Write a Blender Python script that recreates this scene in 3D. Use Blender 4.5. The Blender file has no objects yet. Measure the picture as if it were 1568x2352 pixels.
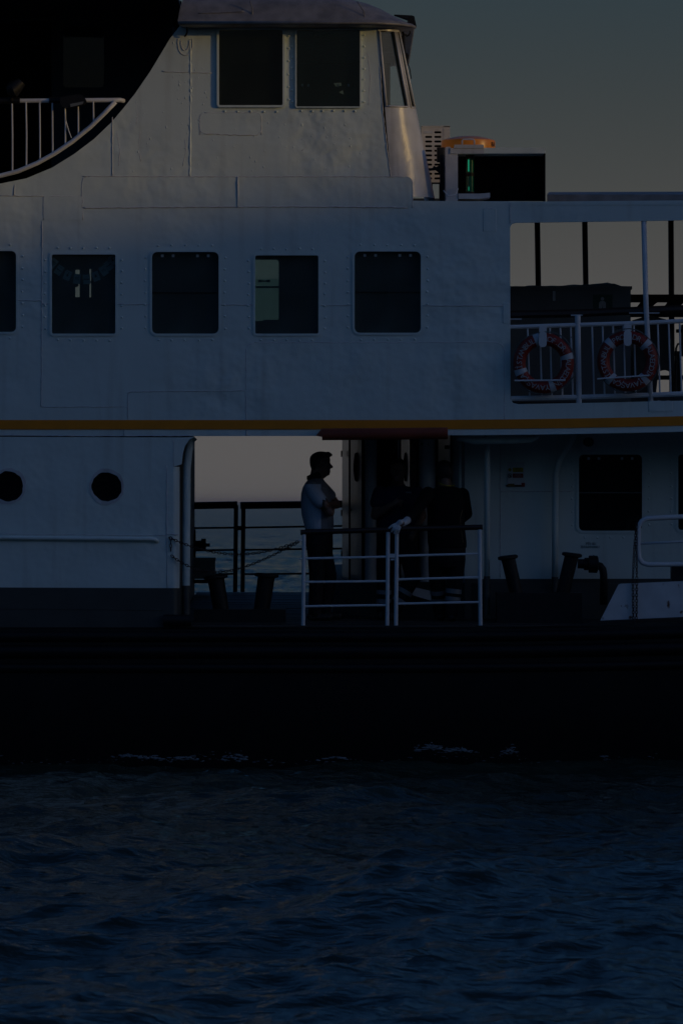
import bpy, math, random
import numpy as np
from mathutils import Vector, Matrix
from mathutils.geometry import delaunay_2d_cdt

random.seed(7)
R = math.radians
sc = bpy.context.scene
C = sc.collection

# ------------------------------------------------------------ camera, sky, sun, exposure
D = 60.0            # metres from the lens to the ferry's near side
S = 224.0           # reference units per metre on that side
ZC = 2.68           # eye height above the water
HZ = 1152.0         # horizon row
cam = bpy.data.cameras.new('camera')
cam.sensor_fit = 'HORIZONTAL'; cam.sensor_width = 24.0
cam.lens = 24.0 * D / (1568 / S)
cam.shift_y = (HZ - 1176) / 1568 * -1 * -1
cam.clip_start = 0.5; cam.clip_end = 60000
cam.dof.use_dof = True; cam.dof.focus_distance = D + 0.3; cam.dof.aperture_fstop = 10.0
camo = bpy.data.objects.new('camera', cam)
camo.location = (0, -D, ZC); camo.rotation_euler = (R(90), 0, 0)
C.objects.link(camo); sc.camera = camo

SUN_AZ, SUN_EL = R(115), R(7)
sun_dir = Vector((math.sin(SUN_AZ) * math.cos(SUN_EL), math.cos(SUN_AZ) * math.cos(SUN_EL), math.sin(SUN_EL)))
wd = bpy.data.worlds.new('World'); sc.world = wd; wd.use_nodes = True
wn = wd.node_tree.nodes
sky = wn.new('ShaderNodeTexSky'); sky.sky_type = 'NISHITA'; sky.sun_disc = False
sky.sun_elevation = SUN_EL; sky.sun_rotation = SUN_AZ
sky.air_density = 1.4; sky.dust_density = 3.9; sky.ozone_density = 6.0
WLK = wd.node_tree.links
tint = wn.new('ShaderNodeMix'); tint.data_type = 'RGBA'; tint.blend_type = 'MULTIPLY'; tint.inputs['Factor'].default_value = 1.0
tint.inputs[7].default_value = (0.88, 0.915, 1.15, 1)
WLK.new(sky.outputs[0], tint.inputs[6])
# grey sea haze low round the whole horizon: exp(-(sin(elevation)/h)^2)
wtc = wn.new('ShaderNodeTexCoord'); wsp = wn.new('ShaderNodeSeparateXYZ'); WLK.new(wtc.outputs['Generated'], wsp.inputs[0])
wdv = wn.new('ShaderNodeMath'); wdv.operation = 'DIVIDE'; WLK.new(wsp.outputs[2], wdv.inputs[0]); wdv.inputs[1].default_value = 0.060
wsq = wn.new('ShaderNodeMath'); wsq.operation = 'MULTIPLY'; WLK.new(wdv.outputs[0], wsq.inputs[0]); WLK.new(wdv.outputs[0], wsq.inputs[1])
wng = wn.new('ShaderNodeMath'); wng.operation = 'MULTIPLY'; WLK.new(wsq.outputs[0], wng.inputs[0]); wng.inputs[1].default_value = -1.0
wex = wn.new('ShaderNodeMath'); wex.operation = 'EXPONENT'; WLK.new(wng.outputs[0], wex.inputs[0])
hz = wn.new('ShaderNodeMix'); hz.data_type = 'RGBA'; WLK.new(wex.outputs[0], hz.inputs['Factor'])
hz.inputs[6].default_value = (0, 0, 0, 1); hz.inputs[7].default_value = (1.34, 1.28, 1.27, 1)
wad = wn.new('ShaderNodeMix'); wad.data_type = 'RGBA'; wad.blend_type = 'ADD'; wad.inputs['Factor'].default_value = 1.0
WLK.new(tint.outputs[2], wad.inputs[6]); WLK.new(hz.outputs[2], wad.inputs[7])
wn['Background'].inputs[1].default_value = 0.05
WLK.new(wad.outputs[2], wn['Background'].inputs[0])
sl = bpy.data.lights.new('sun', 'SUN'); sl.energy = 0.36; sl.angle = R(0.53); sl.color = (1.0, 0.66, 0.24)
so = bpy.data.objects.new('sun', sl); so.rotation_euler = sun_dir.to_track_quat('Z', 'Y').to_euler()
so.location = sun_dir * 50; C.objects.link(so)
vs = sc.view_settings
vs.view_transform = 'Standard'; vs.look = 'None'; vs.gamma = 1.0; vs.use_curve_mapping = False
vs.exposure = 0.52

# ------------------------------------------------------------ helpers
def X(px, y=0.0): return (px - 784) / S * (D + y) / D
def Z(py, y=0.0): return ZC + (HZ - py) / S * (D + y) / D
def W(px, py, y=0.0): return Vector((X(px, y), y, Z(py, y)))
K = 2731 / 1568
def WS(sx, sy, y=0.0): return W(sx / K, sy / K, y)
def deck_z(y): return 1.408 + 0.035 * y

MATS = {}
def pmat(name, col, rough=0.5, metal=0.0, var=0.12, vscale=3.0, bump=0.0, bscale=40.0,
         dent=0.0, dscale=2.0, rust=0.0, rscale=6.0, spec=0.5, col2=None, stretch=(1, 1, 1), streak=0.0):
    if name in MATS: return MATS[name]
    m = bpy.data.materials.new(name); m.use_nodes = True
    nt = m.node_tree; n = nt.nodes; L = nt.links
    b = n['Principled BSDF']
    b.inputs['Roughness'].default_value = rough; b.inputs['Metallic'].default_value = metal
    b.inputs['Specular IOR Level'].default_value = spec
    tc = n.new('ShaderNodeTexCoord'); mp = n.new('ShaderNodeMapping'); mp.inputs['Scale'].default_value = stretch
    L.new(tc.outputs['Object'], mp.inputs[0]); co = mp.outputs[0]
    def noise(sc_, det=4):
        t = n.new('ShaderNodeTexNoise'); t.inputs['Scale'].default_value = sc_; t.inputs['Detail'].default_value = det
        L.new(co, t.inputs['Vector']); return t.outputs['Fac']
    rp = n.new('ShaderNodeValToRGB')
    c2 = col2 or tuple(c * (1 - var) for c in col); c1 = tuple(min(1, c * (1 + var * 0.4)) for c in col)
    rp.color_ramp.elements[0].position = 0.3; rp.color_ramp.elements[1].position = 0.7
    rp.color_ramp.elements[0].color = (*c2, 1); rp.color_ramp.elements[1].color = (*c1, 1)
    L.new(noise(vscale, 6), rp.inputs[0]); colout = rp.outputs[0]
    if streak > 0:                                   # grime runs
        ms = n.new('ShaderNodeMapping'); ms.inputs['Scale'].default_value = (7, 7, 0.45); L.new(tc.outputs['Object'], ms.inputs[0])
        ts = n.new('ShaderNodeTexNoise'); ts.inputs['Scale'].default_value = 1.0; ts.inputs['Detail'].default_value = 7; L.new(ms.outputs[0], ts.inputs['Vector'])
        rs = n.new('ShaderNodeMapRange'); L.new(ts.outputs[0], rs.inputs[0])
        for k_, v_ in zip((1, 2, 3, 4), (0.55, 0.75, 0.0, streak)): rs.inputs[k_].default_value = v_
        mk_ = n.new('ShaderNodeMix'); mk_.data_type = 'RGBA'; L.new(rs.outputs[0], mk_.inputs['Factor']); L.new(colout, mk_.inputs[6]); mk_.inputs[7].default_value = (0.22, 0.18, 0.13, 1); colout = mk_.outputs[2]
    if rust > 0:
        mx = n.new('ShaderNodeMix'); mx.data_type = 'RGBA'
        r2 = n.new('ShaderNodeValToRGB'); r2.color_ramp.elements[0].position = 0.78 - rust * 0.3
        r2.color_ramp.elements[1].position = 0.84 - rust * 0.3
        L.new(noise(rscale, 8), r2.inputs[0]); L.new(r2.outputs[0], mx.inputs['Factor'])
        L.new(colout, mx.inputs[6]); mx.inputs[7].default_value = (0.13, 0.055, 0.025, 1); colout = mx.outputs[2]
    L.new(colout, b.inputs['Base Color'])
    nrm = None
    for st, s_, dist in ((dent, dscale, 0.04), (bump, bscale, 0.002)):
        if st > 0:
            bp = n.new('ShaderNodeBump'); bp.inputs['Strength'].default_value = st; bp.inputs['Distance'].default_value = dist
            if s_ < 10:
                rr_ = n.new('ShaderNodeMapRange'); L.new(noise(0.55, 2), rr_.inputs[0])
                for k_, v_ in zip((1, 2, 3, 4), (0.42, 0.66, 0.08 * st, 1.5 * st)): rr_.inputs[k_].default_value = v_
                L.new(rr_.outputs[0], bp.inputs['Strength'])
            L.new(noise(s_, 3 if s_ < 10 else 5), bp.inputs['Height'])
            if nrm: L.new(nrm, bp.inputs['Normal'])
            nrm = bp.outputs[0]
    if nrm: L.new(nrm, b.inputs['Normal'])
    MATS[name] = m; return m

WHITE = pmat('white_paint', (0.73, 0.82, 0.785), 0.38, var=0.05, vscale=1.6, bump=0.35, bscale=55, dent=1.3, dscale=2.1, rust=0.06, rscale=5, streak=0.2)
WHITE_OLD = pmat('white_paint_weathered', (0.66, 0.66, 0.67), 0.29, var=0.16, vscale=5, bump=0.7, bscale=70, dent=0.55, dscale=2.4, rust=0.12, rscale=12, streak=0.5)
WHITE_TUBE = pmat('white_tube_paint', (0.74, 0.75, 0.77), 0.4, var=0.08, vscale=8, bump=0.3, bscale=80, rust=0.28, rscale=16)
WELD = pmat('weld_bead', (0.68, 0.68, 0.69), 0.45, var=0.2, vscale=30, bump=0.9, bscale=90, rust=0.12, rscale=20)
YELLOW = pmat('yellow_stripe_paint', (0.82, 0.26, 0.003), 0.5, var=0.1, vscale=4)
GREY_BAND = pmat('slate_band_paint', (0.055, 0.058, 0.052), 0.55, var=0.2, vscale=4, bump=0.3, bscale=40, rust=0.1)
ROOFG = pmat('grey_roof_paint', (0.24, 0.225, 0.215), 0.5, var=0.35, vscale=7, bump=0.8, bscale=30, dent=0.4, dscale=4, rust=0.25, rscale=9)
BLACK = pmat('black_hull_paint', (0.008, 0.008, 0.009), 0.5, var=0.4, vscale=6, bump=0.5, bscale=20, dent=0.4, dscale=1.2, spec=0.25)
BLACKM = pmat('black_iron', (0.012, 0.012, 0.013), 0.55, var=0.4, vscale=14, bump=0.6, bscale=50, spec=0.3)
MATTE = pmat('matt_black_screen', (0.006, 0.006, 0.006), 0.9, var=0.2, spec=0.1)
WOOD = pmat('dark_varnished_wood', (0.035, 0.017, 0.011), 0.45, var=0.4, vscale=4, bump=0.4, bscale=30, stretch=(0.2, 4, 4))
PLANK = pmat('weathered_deck_plank', (0.05, 0.043, 0.038), 0.6, var=0.5, vscale=5, bump=0.6, bscale=25, stretch=(0.25, 6, 6))
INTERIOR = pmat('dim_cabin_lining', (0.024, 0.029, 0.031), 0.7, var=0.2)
INNERW = pmat('vestibule_paint', (0.76, 0.76, 0.77), 0.2, var=0.1, vscale=3, bump=0.4, bscale=60, dent=0.15, dscale=3)
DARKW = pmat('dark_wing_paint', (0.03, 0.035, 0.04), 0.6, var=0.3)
REDROLL = pmat('dark_red_canvas', (0.24, 0.04, 0.014), 0.65, var=0.3, vscale=5, bump=0.5, bscale=40)
BUOYRED = pmat('buoy_orange_red', (0.27, 0.02, 0.012), 0.5, var=0.2, vscale=6, bump=0.3, bscale=60)
SILVER = pmat('reflective_band', (0.55, 0.57, 0.6), 0.4, var=0.15, vscale=20)
LETTER = pmat('white_letter_paint', (0.46, 0.46, 0.46), 0.6, var=0.25, vscale=50)
INK = pmat('black_letter_paint', (0.01, 0.01, 0.012), 0.6)
ORANGE = pmat('orange_canister_gloss', (0.78, 0.26, 0.004), 0.3, var=0.12, vscale=5, bump=0.3, bscale=60)
LOCKER = pmat('grey_locker_paint', (0.15, 0.165, 0.17), 0.6, var=0.2, vscale=3, bump=0.4, bscale=40)
TARP = pmat('dark_tarpaulin', (0.05, 0.06, 0.07), 0.45, var=0.4, vscale=8, bump=0.6, bscale=15)
CHAIN = pmat('rusty_chain_iron', (0.045, 0.022, 0.017), 0.7, var=0.5, vscale=40)
GREEN = pmat('green_lens', (0.005, 0.12, 0.07), 0.12, var=0.1, spec=0.8)
SKIN = pmat('skin', (0.17, 0.09, 0.065), 0.5, var=0.15, vscale=20)
HAIR = pmat('dark_hair', (0.012, 0.009, 0.008), 0.6, var=0.4, vscale=60, bump=0.6, bscale=120)
TROUSER = pmat('black_trousers', (0.012, 0.012, 0.014), 0.8, var=0.3, vscale=6, dent=0.7, dscale=9, spec=0.2)
NAVY = pmat('navy_cotton', (0.012, 0.017, 0.05), 0.8, var=0.3, vscale=6, dent=0.8, dscale=9, spec=0.2)
BLACKC = pmat('black_cotton', (0.008, 0.008, 0.009), 0.85, var=0.3, vscale=6, dent=0.8, dscale=9, spec=0.15)
GLOVE = pmat('pale_work_glove', (0.6, 0.61, 0.62), 0.75, var=0.25, vscale=25, bump=0.6, bscale=90)
RUBBER = pmat('shoe_rubber', (0.012, 0.012, 0.012), 0.7)
SIGNY = pmat('sign_yellow', (0.55, 0.42, 0.02), 0.5); SIGNR = pmat('sign_red', (0.35, 0.02, 0.02), 0.5)
PAPER = pmat('paper', (0.84, 0.86, 0.86), 0.8, var=0.1)
ACM = pmat('condenser_white', (0.62, 0.60, 0.57), 0.45, var=0.15, vscale=8, bump=0.3, bscale=60, rust=0.1)

def glass_mat(name, tint=0.35, refl_rough=0.03, dust=0.085):
    m = bpy.data.materials.new(name); m.use_nodes = True
    nt = m.node_tree; n = nt.nodes; L = nt.links
    n.remove(n['Principled BSDF'])
    tr = n.new('ShaderNodeBsdfTransparent'); tr.inputs[0].default_value = (tint * .88, tint, tint, 1)
    gl = n.new('ShaderNodeBsdfGlossy'); gl.inputs['Roughness'].default_value = refl_rough
    fr = n.new('ShaderNodeFresnel'); fr.inputs[0].default_value = 1.5
    no = n.new('ShaderNodeTexNoise'); no.inputs['Scale'].default_value = 5
    bp = n.new('ShaderNodeBump'); bp.inputs['Strength'].default_value = 0.05; bp.inputs['Distance'].default_value = 0.01
    L.new(no.outputs[0], bp.inputs['Height']); L.new(bp.outputs[0], gl.inputs['Normal'])
    mx = n.new('ShaderNodeMixShader'); L.new(fr.outputs[0], mx.inputs[0])
    L.new(tr.outputs[0], mx.inputs[1]); L.new(gl.outputs[0], mx.inputs[2])
    df = n.new('ShaderNodeBsdfDiffuse'); df.inputs[0].default_value = (0.40, 0.5, 0.46, 1)
    nd_ = n.new('ShaderNodeTexNoise'); nd_.inputs['Scale'].default_value = 3.5; nd_.inputs['Detail'].default_value = 6
    mm = n.new('ShaderNodeMath'); mm.operation = 'MULTIPLY'; L.new(nd_.outputs[0], mm.inputs[0]); mm.inputs[1].default_value = dust * 2
    m2 = n.new('ShaderNodeMixShader'); L.new(mm.outputs[0], m2.inputs[0]); L.new(mx.outputs[0], m2.inputs[1]); L.new(df.outputs[0], m2.inputs[2])
    L.new(m2.outputs[0], n['Material Output'].inputs[0]); return m
GLASS = glass_mat('window_glass', 0.8)
GLASS_CLEAR = glass_mat('clear_wheelhouse_glass', 0.8, dust=0.012)
GLASS_DARK = glass_mat('tinted_window_glass', 0.2, dust=0.02)
GLASS_FAR = glass_mat('dusty_far_glass', 0.9)

class MB:
    def __init__(s): s.v = []; s.f = []
    def add(s, v, f):
        o = len(s.v); s.v += [tuple(p) for p in v]; s.f += [tuple(i + o for i in q) for q in f]; return s
    def box(s, a, b):
        (x0, y0, z0), (x1, y1, z1) = a, b
        x0, x1 = min(x0, x1), max(x0, x1); y0, y1 = min(y0, y1), max(y0, y1); z0, z1 = min(z0, z1), max(z0, z1)
        return s.add([(x0, y0, z0), (x1, y0, z0), (x1, y1, z0), (x0, y1, z0), (x0, y0, z1), (x1, y0, z1), (x1, y1, z1), (x0, y1, z1)],
              [(0, 3, 2, 1), (4, 5, 6, 7), (0, 1, 5, 4), (1, 2, 6, 5), (2, 3, 7, 6), (3, 0, 4, 7)])
    def qbox(s, px0, py0, px1, py1, y0, y1):       # box from a picture rectangle on its own depth
        return s.box((X(px0, y0), y0, Z(py0, y0)), (X(px1, y0), y1, Z(py1, y0)))
    def prism(s, pts, y0, y1):                      # pts: (x,z) world outline, counter-clockwise or not
        n = len(pts); v = [(p[0], y0, p[1]) for p in pts] + [(p[0], y1, p[1]) for p in pts]
        f = [tuple(range(n)), tuple(range(2 * n - 1, n - 1, -1))] + [(i, i + n, (i + 1) % n + n, (i + 1) % n) for i in range(n)]
        return s.add(v, f)
    def tube(s, path, r, n=8, cap=True, closed=False):
        path = [Vector(p) for p in path]; m = len(path); rr = r if isinstance(r, (list, tuple)) else [r] * m
        up = Vector((0.123, 0.456, 0.88)).normalized(); vs_ = []
        prev = None
        for i, p in enumerate(path):
            if closed: t = path[(i + 1) % m] - path[i - 1]
            else: t = path[min(i + 1, m - 1)] - path[max(i - 1, 0)]
            t = t.normalized() if t.length > 1e-9 else Vector((0, 0, 1))
            if prev is None:
                a = t.cross(up); a = a.normalized() if a.length > 1e-4 else t.orthogonal().normalized()
            else:
                a = (prev - t * prev.dot(t)); a = a.normalized() if a.length > 1e-5 else t.orthogonal().normalized()
            prev = a; b = t.cross(a)
            for k in range(n):
                th = 2 * math.pi * k / n; vs_.append(p + (a * math.cos(th) + b * math.sin(th)) * rr[i])
        f = []
        for i in range(m if closed else m - 1):
            j = (i + 1) % m
            for k in range(n): f.append((i * n + k, i * n + (k + 1) % n, j * n + (k + 1) % n, j * n + k))
        if cap and not closed: f += [tuple(range(n - 1, -1, -1)), tuple(range((m - 1) * n, m * n))]
        return s.add(vs_, f)
    def capsule(s, a, b, ra, rb, n=14, flat=None):
        a, b = Vector(a), Vector(b); t = b - a; Ln = t.length; t = t.normalized()
        path = []; rad = []
        for k in range(1, 6): th = math.pi / 2 * (1 - k / 5); path.append(a - t * ra * math.sin(th) * 0.999); rad.append(max(1e-4, ra * math.cos(th)))
        for k in range(0, 5): th = math.pi / 2 * k / 5; path.append(b + t * rb * math.sin(th)); rad.append(max(1e-4, rb * math.cos(th)))
        path.append(b + t * rb); rad.append(1e-4)
        return s.tube(path, rad, n)
    def loft(s, rings, n=20):                       # rings: (centre, u, v)
        vs_ = []; m = len(rings)
        for c, u, v in rings:
            c, u, v = Vector(c), Vector(u), Vector(v)
            for k in range(n):
                th = 2 * math.pi * k / n; vs_.append(c + u * math.cos(th) + v * math.sin(th))
        f = []
        for i in range(m - 1):
            for k in range(n): f.append((i * n + k, i * n + (k + 1) % n, (i + 1) * n + (k + 1) % n, (i + 1) * n + k))
        f += [tuple(range(n - 1, -1, -1)), tuple(range((m - 1) * n, m * n))]
        return s.add(vs_, f)
    def ball(s, c, rx, ry=None, rz=None, n=12):
        ry = ry or rx; rz = rz or rx; c = Vector(c); rings = []
        for k in range(n // 2 + 1):
            th = -math.pi / 2 + math.pi * k / (n // 2); q = max(1e-3, math.cos(th))
            rings.append((c + Vector((0, 0, rz * math.sin(th))), (rx * q, 0, 0), (0, ry * q, 0)))
        return s.loft(rings, n)

WL = {}
def wl(o): return WL.get(o.name, Vector((0, 0, 0)))
def link(name, me, mat, parent=None, at=(0, 0, 0), smooth=False):
    if smooth:
        for p in me.polygons: p.use_smooth = True
    if mat and not me.materials: me.materials.append(mat)
    o = bpy.data.objects.new(name, me); C.objects.link(o)
    at = Vector(at)
    if parent: o.parent = parent; o.location = at - wl(parent)
    else: o.location = at
    WL[o.name] = at; return o
def mk(name, mb, mat, parent=None, smooth=False, origin=None):
    me = bpy.data.meshes.new(name)
    if origin is None and parent is None:           # a one-mesh thing keeps its origin at its base
        a = np.array(mb.v); origin = ((a[:, 0].min() + a[:, 0].max()) / 2, (a[:, 1].min() + a[:, 1].max()) / 2, a[:, 2].min())
    if origin is not None:
        mb.v = [(v[0] - origin[0], v[1] - origin[1], v[2] - origin[2]) for v in mb.v]
    me.from_pydata(mb.v, [], mb.f); me.update()
    if smooth == 'auto':
        for p in me.polygons: p.use_smooth = True
        me.set_sharp_from_angle(angle=R(40)); smooth = False
    return link(name, me, mat, parent, origin or (0, 0, 0), smooth)
def thing(name, label, cat, at, group=None):
    o = bpy.data.objects.new(name, None); o.empty_display_size = 0.2; C.objects.link(o); o.location = at
    WL[o.name] = Vector(at); tag(o, label, cat, group); return o
def tag(o, label, cat, group=None):
    o['label'] = label; o['category'] = cat
    if group: o['group'] = group
    return o

def rrect(x0, z0, x1, z1, r, n=5):
    x0, x1 = min(x0, x1), max(x0, x1); z0, z1 = min(z0, z1), max(z0, z1); p = []
    for cx, cz, a in ((x1 - r, z1 - r, 0), (x0 + r, z1 - r, 90), (x0 + r, z0 + r, 180), (x1 - r, z0 + r, 270)):
        for k in range(n + 1): t = R(a + 90 * k / n); p.append((cx + r * math.cos(t), cz + r * math.sin(t)))
    return p
def inside(p, poly):
    x, z = p; c = False; n = len(poly)
    for i in range(n):
        (x0, z0), (x1, z1) = poly[i], poly[i - 1]
        if (z0 > z) != (z1 > z) and x < (x1 - x0) * (z - z0) / (z1 - z0) + x0: c = not c
    return c
def plate(mb, outer, holes, y0, y1, slope=None):
    loops = [outer] + holes; vs_ = []; ed = []
    for lp in loops:
        o = len(vs_); vs_ += [Vector(p) for p in lp]; ed += [(o + i, o + (i + 1) % len(lp)) for i in range(len(lp))]
    v2, e2, f2, ov, oe, of = delaunay_2d_cdt(vs_, ed, [], 1, 1e-6)
    tri = []
    for f in f2:
        c = (sum(v2[i].x for i in f) / 3, sum(v2[i].y for i in f) / 3)
        if inside(c, outer) and not any(inside(c, h) for h in holes): tri.append(f)
    n = len(v2)
    v = [(p.x, y0, p.y) for p in v2] + [(p.x, y1, p.y) for p in v2]
    f = [tuple(t) for t in tri] + [tuple(i + n for i in reversed(t)) for t in tri]
    mb.add(v, f)
    for lp in loops:
        m = len(lp); mb.add([(p[0], y0, p[1]) for p in lp] + [(p[0], y1, p[1]) for p in lp],
                            [(i, (i + 1) % m, (i + 1) % m + m, i + m) for i in range(m)])
    return mb
def QP(pts, y=0.0): return [(X(a, y), Z(b, y)) for a, b in pts]

def seam(parent, pts, y=-0.002, r=0.006, mat=None):
    mb = MB(); path = []; rad = []; rnd = random.Random(len(pts) * 31 + int(pts[0][0] * 7 + pts[0][1]))
    for (a, b), (c, d) in zip(pts[:-1], pts[1:]):
        L_ = math.hypot(c - a, d - b); k = max(2, int(L_ / 7))
        for i in range(k):
            t = i / k; path.append(W(a + (c - a) * t + rnd.uniform(-.5, .5), b + (d - b) * t + rnd.uniform(-.7, .7), y)); rad.append(r * rnd.uniform(.55, 1.25))
    path.append(W(*pts[-1], y)); rad.append(r)
    mb.tube(path, rad, 5); return mk('weld_seam', mb, mat or WELD, parent, smooth=True)
def doubler(parent, px0, py0, px1, py1, r=14, t=0.003, mat=None):
    o = rrect(X(px0), Z(py1), X(px1), Z(py0), r / S); mb = MB().prism([(p[0], p[1]) for p in o][::-1], -t, 0.004)
    d = mk('doubler_plate', mb, mat or WHITE, parent)
    seam(d, [(px0 + r, py0), (px1 - r, py0), (px1 - r * .3, py0 + r * .3), (px1, py0 + r), (px1, py1)], -t * .3, 0.0045)
    seam(d, [(px0 + r, py0), (px0 + r * .3, py0 + r * .3), (px0, py0 + r), (px0, py1)], -t * .3, 0.0045)
    return d

def text_mb(s, size, at, rot=None, depth=0.002, align='CENTER'):
    cu = bpy.data.curves.new('t', 'FONT'); cu.body = s; cu.size = size; cu.align_x = align; cu.align_y = 'CENTER'; cu.extrude = depth; cu.resolution_u = 2
    o = bpy.data.objects.new('t', cu); C.objects.link(o)
    dg = bpy.context.evaluated_depsgraph_get(); me = bpy.data.meshes.new_from_object(o.evaluated_get(dg))
    mb = MB(); base = Matrix.Rotation(R(90), 4, 'X')
    M = Matrix.Translation(Vector(at)) @ (Matrix.Rotation(rot, 4, 'Y') if rot else Matrix()) @ base
    mb.add([M @ v.co for v in me.vertices], [tuple(p.vertices) for p in me.polygons])
    bpy.data.objects.remove(o); bpy.data.curves.remove(cu); bpy.data.meshes.remove(me); return mb

def remeshed(name, mb, mat, parent, voxel=0.007, smooth=4):
    me = bpy.data.meshes.new(name); me.from_pydata(mb.v, [], mb.f); me.update()
    o = bpy.data.objects.new('tmp', me); C.objects.link(o)
    a = o.modifiers.new('r', 'REMESH'); a.mode = 'VOXEL'; a.voxel_size = voxel; a.use_smooth_shade = True
    b = o.modifiers.new('s', 'SMOOTH'); b.factor = 0.5; b.iterations = smooth
    dg = bpy.context.evaluated_depsgraph_get(); m2 = bpy.data.meshes.new_from_object(o.evaluated_get(dg))
    bpy.data.objects.remove(o); m2.name = name; return link(name, m2, mat, parent, (0, 0, 0), True)

# ------------------------------------------------------------ sea
def build_sea():
    N, Lt = 1024, 44.0
    rng = np.random.default_rng(5)
    k1 = np.fft.fftfreq(N, Lt / N) * 2 * np.pi
    kx, ky = np.meshgrid(k1, k1, indexing='ij'); k = np.hypot(kx, ky); k[0, 0] = 1
    wind = np.array([0.55, -0.83]); V = 3.6; Lw = V * V / 9.81
    P = np.exp(-1 / (k * Lw) ** 2) / k ** 3.3 * (0.12 + ((kx * wind[0] + ky * wind[1]) / k) ** 2) * np.exp(-(k * 0.022) ** 2)
    P[0, 0] = 0
    h = np.fft.ifft2((rng.standard_normal((N, N)) + 1j * rng.standard_normal((N, N))) * np.sqrt(P))
    H = h.real; sd = H.std(); H = H / sd
    hk = np.fft.fft2(H)
    dx = np.fft.ifft2(-1j * kx / k * hk).real; dy = np.fft.ifft2(-1j * ky / k * hk).real
    def samp(A, x, y):
        fx = (x / Lt % 1) * N; fy = (y / Lt % 1) * N
        i = fx.astype(int) % N; j = fy.astype(int) % N; u = fx - np.floor(fx); v = fy - np.floor(fy); i2 = (i + 1) % N; j2 = (j + 1) % N
        return A[i, j] * (1 - u) * (1 - v) + A[i2, j] * u * (1 - v) + A[i, j2] * (1 - u) * v + A[i2, j2] * u * v
    xs = list(np.arange(-6.5, 6.5, 0.055)); g = 0.08; x = 6.5
    while x < 30000: xs.append(x); xs.insert(0, -x); x += g; g *= 1.22
    xs = np.array(sorted(xs))
    ys = list(np.arange(-42, 0.4, 0.065)); y = 0.4; g = 0.1
    while y < 250: ys.append(y); y += g; g = 0.08 + 0.006 * y
    while y < 40000: ys.append(y); y += g; g *= 1.03
    y = -42; g = 0.1
    while y > -3000: y -= g; ys.insert(0, y); g *= 1.15
    ys = np.array(ys)
    Xg, Yg = np.meshgrid(xs, ys, indexing='ij')
    dist = np.maximum(0, np.abs(Xg) - 7) + np.maximum(0, Yg - 5) * 0.25 + np.maximum(0, -42 - Yg)
    fade = np.exp(-dist / 150.0)
    amp = 0.066
    Hh = samp(H, Xg, Yg) * amp * (0.35 + 0.65 * fade) * (np.exp(-dist / 400) * .9 + .1 * (dist < 3000))
    slow = 0.06 * np.sin(Xg * 0.55 + Yg * 0.31 + 1) * np.sin(Yg * 0.23 - Xg * .12) * fade
    Zg = Hh + slow
    Xd = Xg - samp(dx, Xg, Yg) * amp * 1.0 * fade; Yd = Yg - samp(dy, Xg, Yg) * amp * 1.0 * fade
    co = np.stack([Xd, Yd, Zg], -1).reshape(-1, 3).astype(np.float32)
    nx, ny = len(xs), len(ys)
    idx = np.arange(nx * ny).reshape(nx, ny)
    q = np.stack([idx[:-1, :-1], idx[1:, :-1], idx[1:, 1:], idx[:-1, 1:]], -1).reshape(-1, 4)
    me = bpy.data.meshes.new('sea')
    me.vertices.add(len(co)); me.vertices.foreach_set('co', co.ravel())
    me.loops.add(q.size); me.loops.foreach_set('vertex_index', q.ravel().astype(np.int32))
    me.polygons.add(len(q)); me.polygons.foreach_set('loop_start', np.arange(0, q.size, 4, dtype=np.int32))
    me.polygons.foreach_set('loop_total', np.full(len(q), 4, np.int32)); me.update(calc_edges=True)
    me.shade_smooth()
    m = bpy.data.materials.new('sea_water'); m.use_nodes = True; n = m.node_tree.nodes; L = m.node_tree.links
    b = n['Principled BSDF']; b.inputs['Base Color'].default_value = (0.022, 0.036, 0.026, 1)
    b.inputs['Specular Tint'].default_value = (1.0, 0.93, 0.70, 1); b.inputs['Roughness'].default_value = 0.12; b.inputs['IOR'].default_value = 1.33; b.inputs['Specular IOR Level'].default_value = 0.38
    tc = n.new('ShaderNodeTexCoord'); nrm = None
    sx_ = n.new('ShaderNodeSeparateXYZ'); L.new(tc.outputs['Object'], sx_.inputs[0])
    mp = n.new('ShaderNodeMapping'); mp.inputs['Scale'].default_value = (0.45, 0.075, 1); L.new(tc.outputs['Object'], mp.inputs[0])   # wave groups of the far water
    t = n.new('ShaderNodeTexNoise'); t.inputs['Scale'].default_value = 1.0; t.inputs['Detail'].default_value = 4; L.new(mp.outputs[0], t.inputs['Vector'])
    fs_ = n.new('ShaderNodeMapRange'); L.new(sx_.outputs[1], fs_.inputs[0])
    for k_, v_ in zip((1, 2, 3, 4), (20, 120, 0.0, 1.0)): fs_.inputs[k_].default_value = v_
    bp = n.new('ShaderNodeBump'); bp.inputs['Distance'].default_value = 3.0; L.new(fs_.outputs[0], bp.inputs['Strength']); L.new(t.outputs[0], bp.inputs['Height']); nrm = bp.outputs[0]
    for s_, st, di, sx in ((1.6, 0.8, 0.10, 0.5), (5, 0.9, 0.045, 0.5), (13, 0.9, 0.018, 0.55)):
        mp = n.new('ShaderNodeMapping'); mp.inputs['Scale'].default_value = (sx, 1, 1); L.new(tc.outputs['Object'], mp.inputs[0])
        t = n.new('ShaderNodeTexNoise'); t.inputs['Scale'].default_value = s_; t.inputs['Detail'].default_value = 3; L.new(mp.outputs[0], t.inputs['Vector'])
        bp = n.new('ShaderNodeBump'); bp.inputs['Strength'].default_value = st; bp.inputs['Distance'].default_value = di
        L.new(t.outputs[0], bp.inputs['Height'])
        if nrm: L.new(nrm, bp.inputs['Normal'])
        nrm = bp.outputs[0]
    L.new(nrm, b.inputs['Normal'])
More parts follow.
